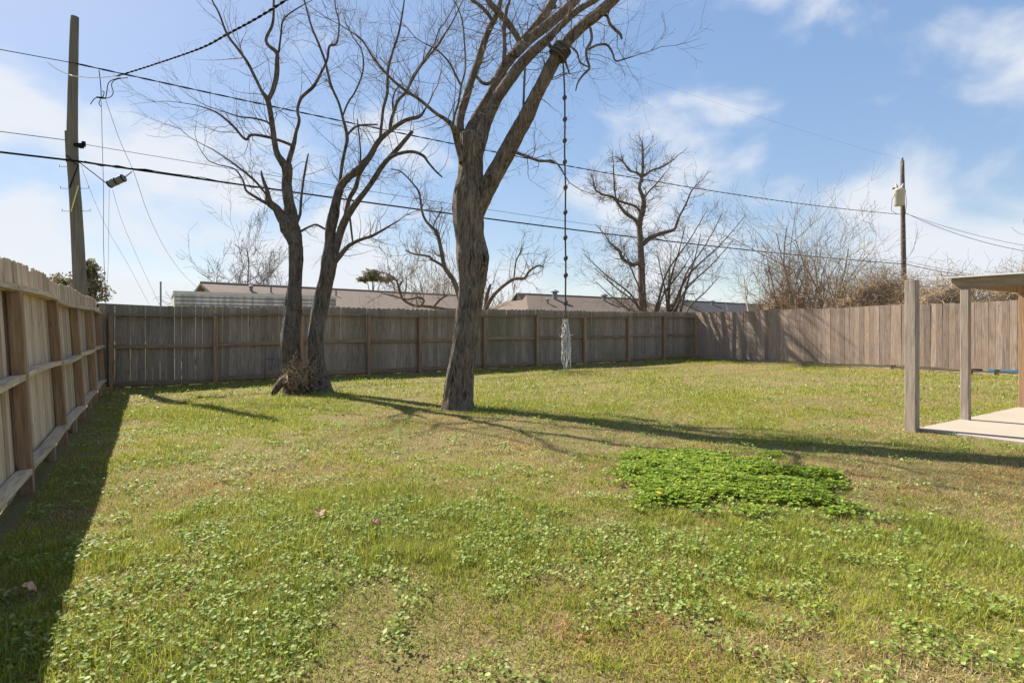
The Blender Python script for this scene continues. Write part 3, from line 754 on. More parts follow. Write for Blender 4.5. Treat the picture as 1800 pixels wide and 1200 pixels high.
L([(815, 545, 8), (790, 545, 7), (762, 540, 6), (745, 538, 5), (725, 536, 5), (708, 525, 4.5), (702, 508, 4), (696, 492, 3.5), (682, 482, 2.5), (668, 478, 1.5)], D3 - .3, D3 - 1.6)
L([(762, 540, 4.5), (772, 528, 4), (782, 521, 3.5), (792, 518, 2)], D3 - .8, D3 - 1)
L([(740, 538, 4.5), (745, 528, 4), (735, 523, 4), (715, 526, 3), (690, 520, 2.5), (670, 515, 1.5)], D3 - 1, D3 - 1.8)
L([(772, 424, 3), (762, 400, 2.5), (770, 380, 2.5), (778, 365, 1.5)], D3 - .6, D3 - .5)
L([(903, 491, 3), (907, 460, 2.5), (914, 445, 2.5), (918, 430, 1.5)], D3, D3)
for li, n in ((0, 40), (2, 20), (3, 16), (4, 22), (5, 8), (6, 14), (7, 6), (8, 6), (1, 16)): T3.twigs(li, n, (0.4, 1.3), 2, 0.4, 0.014, 0.3, rmin=0.003)
T3.done()

# --- vine-wrapped tree with fan of stems, behind the fence
D4 = 23.2
b4 = P(1135, 605, D4); b4.z = ground(b4.x, b4.y)
T4 = Tree('bare_tree', b4, 'tall ragged bare tree with a fan of pale stems behind the back fence', 41, M['bark_far'], M['twig'])
L = T4.limb
L([(1136, 640, 15), (1134, 600, 14), (1131, 550, 13), (1128, 500, 13), (1127, 455, 12), (1126, 425, 11), (1124, 392, 10), (1130, 370, 10), (1131, 350, 8), (1124, 330, 6), (1129, 307, 5), (1130, 280, 4), (1130, 258, 2.5)], D4, D4, 'trunk', 12)
L([(1124, 398, 8), (1115, 385, 6), (1100, 375, 6), (1088, 360, 5), (1078, 347, 5), (1060, 342, 4), (1047, 334, 3), (1043, 322, 2)], D4, D4 - .8)
L([(1126, 375, 5), (1118, 363, 4), (1100, 357, 4), (1084, 350, 3), (1080, 325, 3), (1078, 290, 2)], D4, D4 - .6)
L([(1130, 430, 8), (1141, 419, 8), (1160, 411, 7), (1174, 407, 7), (1186, 402, 5), (1192, 385, 3.5), (1206, 358, 3), (1216, 335, 2.5), (1230, 320, 1.5)], D4, D4 - .5)
L([(1130, 320, 4), (1122, 305, 4), (1107, 300, 3.5), (1098, 288, 3), (1090, 280, 2)], D4, D4 + .4)
L([(1131, 310, 4), (1145, 300, 3.5), (1165, 293, 3), (1185, 280, 1.5)], D4, D4 - .4)
L([(1131, 350, 4), (1142, 335, 3), (1155, 322, 2.5), (1168, 305, 1.5)], D4, D4 + .4)
L([(1127, 460, 7), (1112, 465, 7), (1095, 455, 6), (1088, 440, 5), (1075, 430, 3), (1065, 415, 2)], D4, D4 - .6)
rg = random.Random(414)
for k, (x1, y1) in enumerate(((1312, 377), (1270, 375), (1245, 365), (1232, 410), (1220, 440), (1265, 485), (1045, 470), (1025, 445), (1060, 520), (1048, 495), (1205, 395), (1180, 430), (1155, 440), (1290, 420), (1095, 430))):
    x0 = 1135 + rg.uniform(0, 55) if x1 > 1130 else 1135 + rg.uniform(-10, 40)
    y0 = 590; mx = x0 + (x1 - x0) * 0.35 + rg.uniform(-6, 6); my = y0 + (y1 - y0) * 0.5
    L([(x0, y0, 5), ((x0 + mx) / 2, (y0 + my) / 2, 4.4), (mx, my, 3.2), (mx + (x1 - mx) * .55, my + (y1 - my) * .5, 2.0), (x1, y1, 1.0)], D4 - .3, D4 - rg.uniform(-1, 1.5))
for li in range(8):
    T4.twigs(li, (90, 40, 26, 44, 20, 20, 16, 40)[li], (0.3, 1.0), 2, 0.45, 0.014, 0.1, rmin=0.0032, wig=0.55)
    T4.extend(li, 0.6, 2)
for li in range(8, 23): T4.twigs(li, 24, (0.35, 1.2), 2, 0.4, 0.012, 0.25, rmin=0.003)
T4.done()

# --- thickets, vine heaps and small far trees grown from rules
def thicket(name, label, px, py, depth, n, H, spread, seed, mat, cat='shrub', lvl=2, r=0.03, wig=0.35, tan=None, tan_mat=None, kids=(3, 5), lean=0.5, rmin=0.004, up=0.1, group=None):
    b = P(px, py, depth); b.z = ground(b.x, b.y) if depth < 35 else 0.05
    root = empty(name, b); tag(root, label, cat, group)
    rg = random.Random(seed)
    stems = MB()
    for k in range(n):
        a = rg.uniform(0, 6.28); rr = spread * 0.35 * math.sqrt(rg.random())
        p = b + Vector((math.cos(a) * rr, math.sin(a) * rr, -0.1))
        grow(stems, rg, p, Vector((math.cos(a) * lean * rg.random(), math.sin(a) * lean * rg.random(), 1)), H * rg.uniform(.6, 1.0), r * rg.uniform(.6, 1.2), lvl, wig, up, kids, 0.5, 4, 0.8, rmin, 6)
    o = stems.build('stems', mat, root, b); o['kind'] = 'stuff'
    if tan:
        tg = MB(); cnt, w, h, h0 = tan
        for k in range(cnt):
            p = b + Vector((rg.gauss(0, w * .5), rg.gauss(0, w * .22), h0 + h * rg.random() ** 1.2))
            grow(tg, rg, p, Vector((rg.gauss(0, 1), rg.gauss(0, .6), rg.gauss(0.1, .7))), rg.uniform(.5, 1.3), rg.uniform(.005, .012), 1, 0.8, 0.0, (1, 3), 0.6, 3, 1.0, rmin, 5)
        o = tg.build('tangled_vines', tan_mat or mat, root, b); o['kind'] = 'stuff'
    return root, b
thicket('thicket', 'tall pale bare thicket tangled with vines behind the fence corner', 1385, 600, 25.0, 22, 6.0, 3.2, 51, M['twig_pale'], lvl=3, r=0.062, tan=(700, 1.7, 3.6, 0.8), tan_mat=M['twig_brown'], kids=(3, 4), lean=0.75)
thicket('thicket', 'brown bare thicket beside the pale one, climbing towards the far pole', 1450, 600, 24.0, 16, 5.0, 2.6, 52, M['twig_brown'], lvl=3, r=0.048, tan=(600, 1.6, 2.6, 0.7), tan_mat=M['twig_straw'], lean=0.9)

def heap(name, label, px, depth, w, dp, h, n, seed, mat, inner):
    """a mound of dry vine over a shrub: a lumpy core with many curling stems over it"""
    b = P(px, 600, depth); b.z = ground(b.x, b.y); root = empty(name, b); tag(root, label, 'vine heap', 'dry vine heaps over the side fence')
    rg = random.Random(seed); core = lump('core', b + Vector((0, 0, h * .45)), w * .33, dp * .30, h * .40, inner, root, b, seed, 0.16)
    mb = MB()
    for k in range(n):
        a = rg.uniform(0, 6.28); z = rg.random(); s = math.sqrt(max(0, 1 - z * z)) 
        c = Vector((math.cos(a) * s * w * .5, math.sin(a) * s * dp * .5, z * h * .98 + .03)) * rg.uniform(.72, 1.05) * (1 + .10 * math.sin(3 * a + seed) + .08 * math.sin(7 * z + 2 * a))
        tng = nrm(Vector((-math.sin(a) * rg.gauss(0, 1) + rg.gauss(0, .5), math.cos(a) * rg.gauss(0, .6), rg.gauss(0.0, .55))))
        grow(mb, rg, b + c, tng, rg.uniform(.3, 1.0), rg.uniform(.004, .010), 1, 0.75, 0.0, (1, 2), 0.6, 3, 1.0, .0035, 4)
    o = mb.build('dry_stems', mat, root, b); o['kind'] = 'stuff'; return root
heap('vine_heap', 'rounded mound of dry tan vines beside the far utility pole', 1545, 21.5, 4.6, 3.0, 3.3, 4600, 61, M['twig_straw'], M['twig_brown'])
heap('vine_heap', 'lower heap of dry vines showing behind the patio cover posts', 1660, 19.0, 4.2, 2.6, 2.85, 3000, 62, M['twig_straw'], M['twig_brown'])
heap('vine_heap', 'long low heap of dry vines by the end of the sunlit fence', 1790, 18.2, 4.5, 2.6, 2.75, 2400, 63, M['twig_straw'], M['twig_brown'])
heap('vine_heap', 'brown brush mound at the foot of the pale thicket', 1375, 27.0, 3.6, 2.6, 3.0, 2200, 64, M['twig_brown'], M['twig_brown'])

def leaf_cloud(n, cen, sx, sy, sz, size, cols, seed, shell=0.5):
    rs = np.random.RandomState(seed)
    d = rs.normal(size=(n, 3)); d /= np.linalg.norm(d, axis=1)[:, None]
    r = shell + (1 - shell) * rs.rand(n) ** 0.6
    clump = 0.75 + 0.35 * np.sin(d[:, 0] * 5 + seed) * np.sin(d[:, 1] * 4 + 1) + 0.2 * np.sin(d[:, 2] * 7 + 2 * d[:, 0] * 4)
    c = d * (r * clump)[:, None] * np.array([sx, sy, sz]) + np.array(cen)
    u = rs.normal(size=(n, 3)); u /= np.linalg.norm(u, axis=1)[:, None]
    w = np.cross(u, rs.normal(size=(n, 3))); w /= np.linalg.norm(w, axis=1)[:, None]
    s = size * (0.6 + 0.8 * rs.rand(n))[:, None]
    V = np.stack([c - u * s, c + w * s * .45, c + u * s, c - w * s * .45], 1).reshape(-1, 3)
    Fq = np.arange(n * 4)
    pick = np.array(cols)[rs.randint(0, len(cols), n)] * (0.75 + 0.5 * rs.rand(n))[:, None]
    return V, Fq, np.repeat(pick, 4, 0)
def leafy_bush(name, label, c, sizes, n, leaf, cols, seed, trunk=None):
    b = Vector((c.x, c.y, 0.05)); root = empty(name, b); tag(root, label, 'tree')
    Vs, Fs, Cs = [], [], []; off = 0
    for k, (dx, dz, sx, sy, sz) in enumerate(sizes):
        V, Fq, C = leaf_cloud(n, (c.x + dx - b.x, c.y - b.y, c.z + dz - b.z), sx, sy, sz, leaf, cols, seed + k)
        Vs.append(V); Fs.append(Fq + off); Cs.append(C); off += len(V)
    o = np_mesh('crown', np.concatenate(Vs), np.concatenate(Fs), 4, M['foliage'], root, np.concatenate(Cs)); o['kind'] = 'stuff'
    mb = MB(); rg = random.Random(seed)
    mb.tube([b - Vector((0, 0, .1)), b + Vector((.05, 0, c.z * .5)), Vector((c.x, c.y, c.z))], [.12, .09, .05], 8)
    for k, (dx, dz, sx, sy, sz) in enumerate(sizes):
        mb.tube([b + Vector((0, 0, c.z * .55)), Vector((c.x + dx * .6, c.y, c.z + dz - sz * .3)), Vector((c.x + dx, c.y, c.z + dz + sz * .3))], [.06, .04, .015], 6)
    mb.build('trunk', M['bark_far'], root, b, True); return root
olive = [(0.15, 0.14, 0.06), (0.23, 0.20, 0.09), (0.11, 0.105, 0.05), (0.34, 0.28, 0.15), (0.17, 0.13, 0.07)]
cb_ = P(146, 492, 24)
leafy_bush('evergreen_tree', 'small olive-green evergreen tree behind the leaning utility pole', cb_, [(0.15, 0.0, 0.72, .7, .75), (0.35, -.55, .75, .7, .6), (-.95, -.25, .75, .6, .5), (-.6, -.75, 1.1, .7, .6), (.2, .45, .5, .5, .45)], 1700, 0.06, olive, 71)
cp = P(655, 490, 62)
leafy_bush('pine_tree', 'small pine with a flat-topped crown showing over the brown roof ridge', cp, [(0.0, 0.55, 1.2, 1, .6), (-1.0, -.1, .8, .8, .35), (1.5, -.1, .95, .8, .45), (0.3, .0, 1.2, .9, .4)], 1500, 0.10, [(0.13, 0.14, 0.06), (0.19, 0.18, 0.09), (0.27, 0.21, 0.12)], 75)
thicket('bare_tree', 'reddish-brown bare tree standing behind the brown roof above the white trailer', 435, 590, 58, 11, 9.8, 3, 81, M['bark_far'], 'tree', 3, 0.13, 0.35, kids=(4, 6), lean=0.45, rmin=0.011)
thicket('bare_tree', 'low spreading bare tree behind the roof, right of the reddish one', 485, 590, 60, 6, 7.0, 4, 82, M['bark_far'], 'tree', 3, 0.15, 0.6, kids=(4, 5), lean=0.9, rmin=0.012, up=0.02)
thicket('shrub', 'twiggy tan shrub standing up behind the right half of the brown roof', 745, 590, 58, 26, 7.6, 6, 83, M['twig_straw'], 'shrub', 2, 0.06, 0.25, kids=(3, 6), lean=0.35, rmin=0.016)
thicket('shrub', 'thin twiggy shrub between the two brown roofs', 862, 590, 50, 14, 4.3, 4, 84, M['twig_brown'], 'shrub', 2, 0.05, 0.25, kids=(3, 5), lean=0.3, rmin=0.014)
thicket('bare_tree', 'tiny distant bare tree above the roof with two vents', 1009, 590, 75, 2, 6.6, 1.0, 85, M['twig'], 'tree', 2, 0.22, 0.7, kids=(3, 4), lean=0.15, rmin=0.03)
thicket('bare_tree', 'reddish bare tree rising beyond the patio cover roof', 1795, 590, 30, 9, 5.3, 2.2, 86, M['twig_brown'], 'tree', 3, 0.06, 0.3, kids=(3, 4), lean=0.5, rmin=0.007)
thicket('shrub', 'small bare whippy shrub behind the trailer and the corner of the back fence', 345, 600, 21, 3, 2.9, 1.2, 87, M['twig'], 'shrub', 2, 0.02, 0.4, kids=(1, 3), lean=0.9, rmin=0.004)
thicket('weed', 'dry leafless weed standing against the back fence beside the leaning trunk', 872, 651, 16.9, 5, 0.75, 0.6, 88, M['twig'], 'weed', 1, 0.006, 0.5, kids=(1, 3), lean=0.9, rmin=0.003)

# ------------------------------------------------------------------ neighbouring houses, trailer
def house(name, label, a, b, wid, ridge_z, eave_z, mat, hip=0.0, over=0.4, wall=None):
    """ridge from a to b (xy); gable or hipped roof with thickness, walls under it"""
    d = (b - a); Lr = d.length; ang = math.atan2(d.y, d.x); c = (a + b) / 2
    root = empty(name, (c.x, c.y, 0), ang); tag(root, label, 'house')
    hl = Lr / 2; hw = wid / 2; th = 0.14
    wl_ = MB(); wl_.box((0, 0, eave_z / 2 - .05), Lr + 2 * hip - 2 * over, wid - 2 * over, eave_z)
    if hip == 0:
        o_ = len(wl_.v)
        for sx in (-1, 1):
            x = sx * (hl - over); s0 = len(wl_.v)
            for yy, z in ((-hw + over, eave_z - .05), (hw - over, eave_z - .05), (0, ridge_z - .15)):
                wl_.v.append(Vector((x, yy, z))); wl_.v.append(Vector((x - sx * .1, yy, z)))
            wl_.f += [(s0, s0 + 2, s0 + 4), (s0 + 1, s0 + 5, s0 + 3), (s0, s0 + 4, s0 + 5, s0 + 1), (s0 + 2, s0 + 3, s0 + 5, s0 + 4)]
    wl_.build('wall', wall or M['siding'], root)
    slope = math.atan2(ridge_z - eave_z, hw); sl = math.hypot(ridge_z - eave_z, hw)
    for s in (-1, 1):           # each slope a slab in its own flat frame so the courses lie along it
        mb = MB(); e = hl + hip
        for z in (-th, 0):
            for x, y in ((-e, 0), (e, 0), (hl, sl), (-hl, sl)): mb.v.append(Vector((x * (1 if s < 0 else -1), y, z)))
        mb.f += [(3, 2, 1, 0), (4, 5, 6, 7), (0, 1, 5, 4), (1, 2, 6, 5), (2, 3, 7, 6), (3, 0, 4, 7)]
        ob = mb.build('roof', mat, root)
        ob.location = (0, s * hw, eave_z); ob.rotation_euler = (slope, 0, 0 if s < 0 else math.pi)
    if hip > 0:
        hs_ = math.hypot(hip, ridge_z - eave_z); ha = math.atan2(ridge_z - eave_z, hip)
        for s in (-1, 1):
            mb = MB()
            for z in (-th, 0):
                for x, y in ((-hw, 0), (hw, 0), (0, hs_)): mb.v.append(Vector((x, y, z)))
            mb.f += [(2, 1, 0), (3, 4, 5), (0, 1, 4, 3), (1, 2, 5, 4), (2, 0, 3, 5)]
            ob = mb.build('roof', mat, root); ob.location = (s * (hl + hip), 0, eave_z); ob.rotation_euler = (ha, 0, -s * -math.pi / 2)
    mb = MB(); mb.tube([Vector((-hl, 0, ridge_z + .0)), Vector((hl, 0, ridge_z + .0))], [.09, .09], 6); mb.build('ridge_cap', mat, root)
    return root, ang
def roof_vent(root, p_world, h, r, mat, cap=True):
    mb = MB(); mb.tube([Vector((0, 0, -.25)), Vector((0, 0, h))], [r, r], 10)
    if cap: mb.tube([Vector((0, 0, h)), Vector((0, 0, h + r * .4)), Vector((0, 0, h + r * 1.1))], [r * 1.7, r * 1.7, r * .5], 10)
    o = mb.build('vent', mat, root)
    o.location = root.matrix_basis.inverted() @ p_world
    return o
ra = P(352, 497, 30.5); rb = P(808, 519, 42.5)
h1, _ = house('house', 'long low house with brown shingled gable roof behind the trailer and twin-stemmed tree', Vector((ra.x, ra.y, 0)), Vector((rb.x, rb.y, 0)), 9.5, ra.z, 2.35, M['shingle_brown'])
rdir = (Vector((rb.x, rb.y, 0)) - Vector((ra.x, ra.y, 0))).normalized(); rn = Vector((rdir.y, -rdir.x, 0))
def on_roof(t, s, rz=None):   # t along ridge, s down the slope
    p = Vector((ra.x, ra.y, 0)) + rdir * t + rn * s; p.z = ra.z - s * (ra.z - 2.35) / 4.75; return p
roof_vent(h1, on_roof(2.2, 1.3), .22, .09, M['steel']); roof_vent(h1, on_roof(3.2, 1.5), .35, .05, M['steel'], False); roof_vent(h1, on_roof(7.0, 1.6), .35, .05, M['steel'], False)
rc = P(925, 517, 46); rd = P(1125, 524, 54)
h2, _ = house('house', 'house with brown hipped roof and two round roof vents beyond the back fence', Vector((rc.x, rc.y, 0)), Vector((rd.x, rd.y, 0)), 9.0, rc.z, 2.3, M['shingle_brown'], hip=3.2)
rdir2 = (Vector((rd.x, rd.y, 0)) - Vector((rc.x, rc.y, 0))).normalized(); rn2 = Vector((rdir2.y, -rdir2.x, 0))
def on_roof2(t, s):
    p = Vector((rc.x, rc.y, 0)) + rdir2 * t + rn2 * s; p.z = rc.z - s * (rc.z - 2.3) / 4.5; return p
roof_vent(h2, on_roof2(2.3, .9), .55, .20, M['steel']); roof_vent(h2, on_roof2(8.0, .9), .45, .20, M['steel']); roof_vent(h2, on_roof2(0.6, 2.0), .3, .1, M['steel'])
# little gablet at the left end of the ridge
mb = MB(); g0 = Vector((rc.x, rc.y, rc.z)) - rdir2 * .75
for z0, w in ((0, 0), (-.95, 1.9)):
    for s in ((0,) if w == 0 else (-1, 1)): mb.v.append(g0 + rn2 * (s * w / 2 * 1.15) + Vector((0, 0, z0)))
mb.v += [v + rdir2 * .12 for v in list(mb.v)]
mb.f += [(0, 1, 2), (5, 4, 3), (0, 3, 4, 1), (1, 4, 5, 2), (2, 5, 3, 0)]
ob = mb.build('gable', M['siding'], h2); ob.matrix_parent_inverse = h2.matrix_basis.inverted()
mb = MB()
for s in (-1, 1):
    a = g0 - rdir2 * .25 + Vector((0, 0, .08)); b = a + rn2 * (s * 1.25) + Vector((0, 0, -1.05)); o_ = len(mb.v)
    for p in (a, b, b + rdir2 * 1.2, a + rdir2 * 1.2): mb.v.append(p)
    for p in (a, b, b + rdir2 * 1.2, a + rdir2 * 1.2): mb.v.append(p + Vector((0, 0, -.12)))
    q = [(0, 1, 2, 3), (7, 6, 5, 4), (0, 4, 5, 1), (1, 5, 6, 2), (2, 6, 7, 3), (3, 7, 4, 0)]
    mb.f += [tuple(o_ + i for i in f) for f in q]
ob = mb.build('gable_roof', M['shingle_brown'], h2); ob.matrix_parent_inverse = h2.matrix_basis.inverted()
re = P(1190, 528, 60); rg_ = P(1345, 531, 72)
h3, _ = house('house', 'house with dark charcoal shingle roof beyond the fence corner', Vector((re.x, re.y, 0)), Vector((rg_.x, rg_.y, 0)), 9.5, re.z, 2.3, M['shingle_dark'])
ld = (Vector((rg_.x, rg_.y, 0)) - Vector((re.x, re.y, 0))).normalized()
roof_vent(h3, Vector((re.x, re.y, re.z)) + ld * 5.5 + Vector((0, 0, -.4)) + Vector((ld.y, -ld.x, 0)) * .8, .4, .16, M['steel'])
hn = P(196, 534, 60)
h4, _ = house('house', 'distant house showing only a pale gable end over the left end of the back fence', Vector((hn.x - 1.5, hn.y, 0)), Vector((hn.x + .5, hn.y + 9, 0)), 7, hn.z, 2.4, M['shingle_dark'])

# trailer behind the back fence
ta = P(306, 511, 16.2); tb = ta + AX * 6.2
tr = empty('trailer', (ta.x, ta.y, 0), math.atan2(AX.y, AX.x))
tag(tr, 'white box trailer with green mildew streaks behind the back fence', 'trailer')
H = ta.z; TL = 4.6; TW = 2.3
mb = MB(); mb.box((TL / 2, TW / 2, .45 + (H - .45 - .10) / 2), TL, TW, H - .45 - .10); mb.build('box', M['trailer'], tr)
mb = MB(); mb.box((TL / 2, TW / 2, H - .05), TL + .05, TW + .05, .10); mb.build('roof_trim', plain('trim', (0.56, 0.55, 0.50), .6, var=.25, vs_=4), tr)
for k in range(5):
    mb = MB(); mb.box((TL / 2, -.016, H - .17 - k * .11), TL - .06, .030, .022); mb.build('rib', M['pipe_grey'], tr)
for x in (.9, 3.6):
    for y in (.12, TW - .12):
        mb = MB(); mb.tube([Vector((x, y - .1, .33)), Vector((x, y + .1, .33))], [.33, .33], 20); mb.build('wheel', M['wire'], tr)
mb = MB(); mb.box((TL / 2, TW / 2, .40), TL - .2, TW - .4, .10); mb.build('chassis', M['steel'], tr)

# ------------------------------------------------------------------ utility poles and wires
DP1 = 14.5
pole_rows = [(146, 580, 20.5), (141, 500, 20), (134, 375, 18.5), (130, 312, 17.5), (127, 250, 17), (128.5, 150, 15), (131, 30, 12.5)]
base = P(147, 580, DP1); base.x -= -0.03; base.z = 0
up_ = empty('utility_pole', base); tag(up_, 'tall weathered wooden utility pole leaning beyond the pale tan fence', 'utility pole', 'utility poles')
pp_, pr_ = limb_pts(pole_rows, DP1, DP1, 6)
pp_ = [base - Vector((0, 0, .3))] + pp_; pr_ = [pr_[0]] + pr_
mb = MB(); mb.tube(pp_, pr_, 18, True, bark_wob(9, .05)); mb.build('pole', M['pole'], up_, base, True)
def pole_x(y): return float(np.interp(y, [q[1] for q in pole_rows[::-1]], [q[0] for q in pole_rows[::-1]]))
mb = MB(); mb.box(P(119.5, 258, DP1 - .06), .07, .10, .80, Matrix.Rotation(-.04, 3, 'Y')); mb.build('splint', M['pole'], up_, base)
for y in (293, 331, 371):
    for s in (-1, 1):
        c = P(pole_x(y), y, DP1); mb = MB(); e = c + Vector((s * .36, 0, 0))
        if y == 293 and s == 1: continue
        mb.tube([c + Vector((s * .1, 0, 0)), e, e + Vector((0, 0, .05))], [.009, .009, .009], 6); mb.build('step', M['steel'], up_, base)
mb = MB(); mb.box(P(140, 255, DP1 - .05), .22, .12, .07); mb.box(P(147, 253, DP1 - .05), .07, .06, .12); mb.box(P(143, 257.5, DP1 - .05), .09, .07, .09); mb.build('bracket', M['wire'], up_, base)
mb = MB(); mb.tube([P(138, 326, DP1 - .17), P(131.5, 348, DP1 - .19), P(125, 372, DP1 - .16)], [.012] * 3, 5); mb.build('cable_guard', M['wire_yellow'], up_, base)
mb = MB(); mb.tube([P(117, 273, DP1 - .17), P(137, 292, DP1 - .18), P(128, 315, DP1 - .17), P(122, 330, DP1 - .14)], [.015] * 4, 5); mb.build('lashing', M['wire'], up_, base)

DP2 = 37.8
fb = P(1590, 578, DP2); fb.z = 0.1; ft = P(1586, 283, DP2)
fp = empty('utility_pole', fb); tag(fp, 'distant dark utility pole carrying a can-shaped transformer, beyond the sunlit fence', 'utility pole', 'utility poles')
mb = MB(); mb.tube([fb - Vector((0, 0, .2))] + [fb.lerp(ft, i / 16) for i in range(1, 17)], [.19 - .075 * i / 16 for i in range(17)], 14, True, bark_wob(12, .05)); mb.build('pole', M['bark2'], fp, fb, True)
tcn = P(1581, 347, DP2 - .35)
mb = MB()
prof = [(-.55, .24), (-.52, .27), (.42, .27), (.45, .29), (.52, .29), (.58, .20), (.60, .05)]
mb.tube([tcn + Vector((0, 0, z)) for z, _ in prof], [r * 1.15 for _, r in prof], 18); can = mb.build('transformer', M['transformer'], fp, fb, True)
for dx in (-.18, .14):
    mb = MB(); c = tcn + Vector((dx, -.05, .58)); mb.tube([c, c + Vector((0, 0, .12)), c + Vector((dx * .6, 0, .32))], [.06, .075, .035], 8); mb.build('bushing', M['transformer'], can, fb, True)
mb = MB(); mb.box(P(1580, 334, DP2 - .2), .9, .10, .12, Matrix.Rotation(.25, 3, 'Y')); mb.box(P(1585, 352, DP2 - .15), .12, .4, .5); mb.build('bracket', M['steel'], fp, fb)
mb = MB(); c = P(1586, 283, DP2); mb.tube([c, c + Vector((0, 0, .12)), c + Vector((0, 0, .22))], [.05, .08, .05], 8); mb.build('insulator', M['steel'], fp, fb)
mb = MB(); mb.tube([P(1576, 335, DP2 - .35), P(1568, 352, DP2 - .4), P(1567, 370, DP2 - .3), P(1578, 377, DP2 - .1)], [.014] * 4, 5); mb.tube([P(1590, 330, DP2 - .3), P(1594, 355, DP2 - .3), P(1591, 377, DP2 - .1)], [.014] * 3, 5); mb.build('drop_lead', M['wire'], fp, fb)

def wire(name, label, a, b, r, sag=0.0, n=40, mat=None, twist=0.0, cat='wire', mid=None, group='overhead wires'):
    pts = [a.lerp(b, i / n) + Vector((0, 0, -4 * sag * (i / n) * (1 - i / n))) for i in range(n + 1)]
    mb = MB()
    if twist > 0:
        L = (b - a).length; m = int(L / 0.11); P0 = []
        dirn = (b - a).normalized(); u = dirn.orthogonal().normalized(); w = dirn.cross(u)
        for s in range(2):
            q = []
            for i in range(m + 1):
                t = i / m; p = a.lerp(b, t) + Vector((0, 0, -4 * sag * t * (1 - t))); an = t * L / twist * 6.283 + s * math.pi
                q.append(p + (u * math.cos(an) + w * math.sin(an)) * r)
            mb.tube(q, [r * .95] * (m + 1), 4, False)
    else: mb.tube(pts, [r] * (n + 1), 5, False)
    org = a
    o = mb.build(name, mat or M['wire'], None, org); o.location = org
    tag(o, label, cat, group); return o, pts
back = -AX * 38
A1 = P(134, 112, DP1 - .12); B1 = P(1586, 377, DP2 - .12)
wire('power_line', 'upper twisted power line strung between the two utility poles', A1, B1, .012, .55, twist=.9)
wire('power_line', 'upper thin line running left from the leaning utility pole', A1, A1 + back + Vector((0, 0, .2)), .010, .25)
A2 = P(137, 252, DP1 - .1); B2 = P(1588, 466, DP2 - .12)
wire('telephone_line', 'thinnest line just above the thick black cable between the poles', A2, B2 + Vector((0, 0, .25)), .007, .35)
wire('telephone_line', 'thin middle line running left from the leaning utility pole', A2 + Vector((-.3, 0, .08)), A2 + back + Vector((0, 0, .3)), .009, .2)
A3 = P(133, 283, DP1 - .16); B3 = P(1590, 464, DP2 - .14)
o3, pts3 = wire('telephone_cable', 'thick black telephone cable sagging between the two utility poles', A3, B3, .026, .30)
wire('telephone_cable', 'thick black telephone cable running left from the leaning utility pole', A3, A3 + back + Vector((0, 0, .1)), .026, .15)
def along(pts, t):
    f = t * (len(pts) - 1); i = min(int(f), len(pts) - 2); return pts[i].lerp(pts[i + 1], f - i)
# lashed loop of spare cable on the thick cable near the leaning pole
mb = MB(); rg = random.Random(5)
for s in range(3):
    q = [along(pts3, t) + Vector((rg.gauss(0, .01), rg.gauss(0, .02), rg.gauss(.01, .02))) for t in np.linspace(.005, .115, 16)]
    mb.tube(q, [.011] * 16, 5, False)
mb.build('cable_lashing', M['wire'], o3, A3)
lf_c = along(pts3, .51); mb = MB()
mb.tube([lf_c + AX * -.35, lf_c + AX * .35], [.05, .05], 6)
# service drop
S0 = P(205, 134, 15.1)
pts = spline([tuple(S0), tuple(P(260, 117, 14.0)), tuple(P(350, 86, 12.0)), tuple(P(400, 60, 11.0)), tuple(P(450, 33, 10.0)), tuple(P(506, -2, 9.0)), tuple(P(620, -80, 7.4)), (0.5, 2.5, 6.0), (4.5, -3.0, 4.6)], 20)
pts = [Vector(p) for p in pts]
mb = MB()
for s in range(2):
    q = []; ac = 0
    for i, p in enumerate(pts):
        if i: ac += (p - pts[i - 1]).length
        an = ac / .5 * 6.283 + s * math.pi; q.append(p + Vector((.55 * math.cos(an), .8 * math.cos(an), math.sin(an))) * .012)
    mb.tube(q, [.0125] * len(q), 5, False)
o = mb.build('service_drop', M['wire'], None, S0); o.location = S0; tag(o, 'twisted black service drop rising across the sky towards the house', 'wire', 'overhead wires')
# white tail of the service drop crossing the pole
q = [P(84, 110, DP1 - .3), P(100, 122, DP1 - .3), P(120, 131, DP1 - .3), P(135, 134.5, DP1 - .3), P(170, 137, 14.7), P(205, 134, 15.0)]
q = [Vector(p) for p in spline([tuple(x) for x in q], 6)]
mb = MB(); mb.tube(q, [.011] * len(q), 5, False); o = mb.build('neutral_wire', M['wire_white'], None, q[0]); o.location = q[0]; tag(o, 'pale bare wire curving across the top of the leaning utility pole', 'wire')
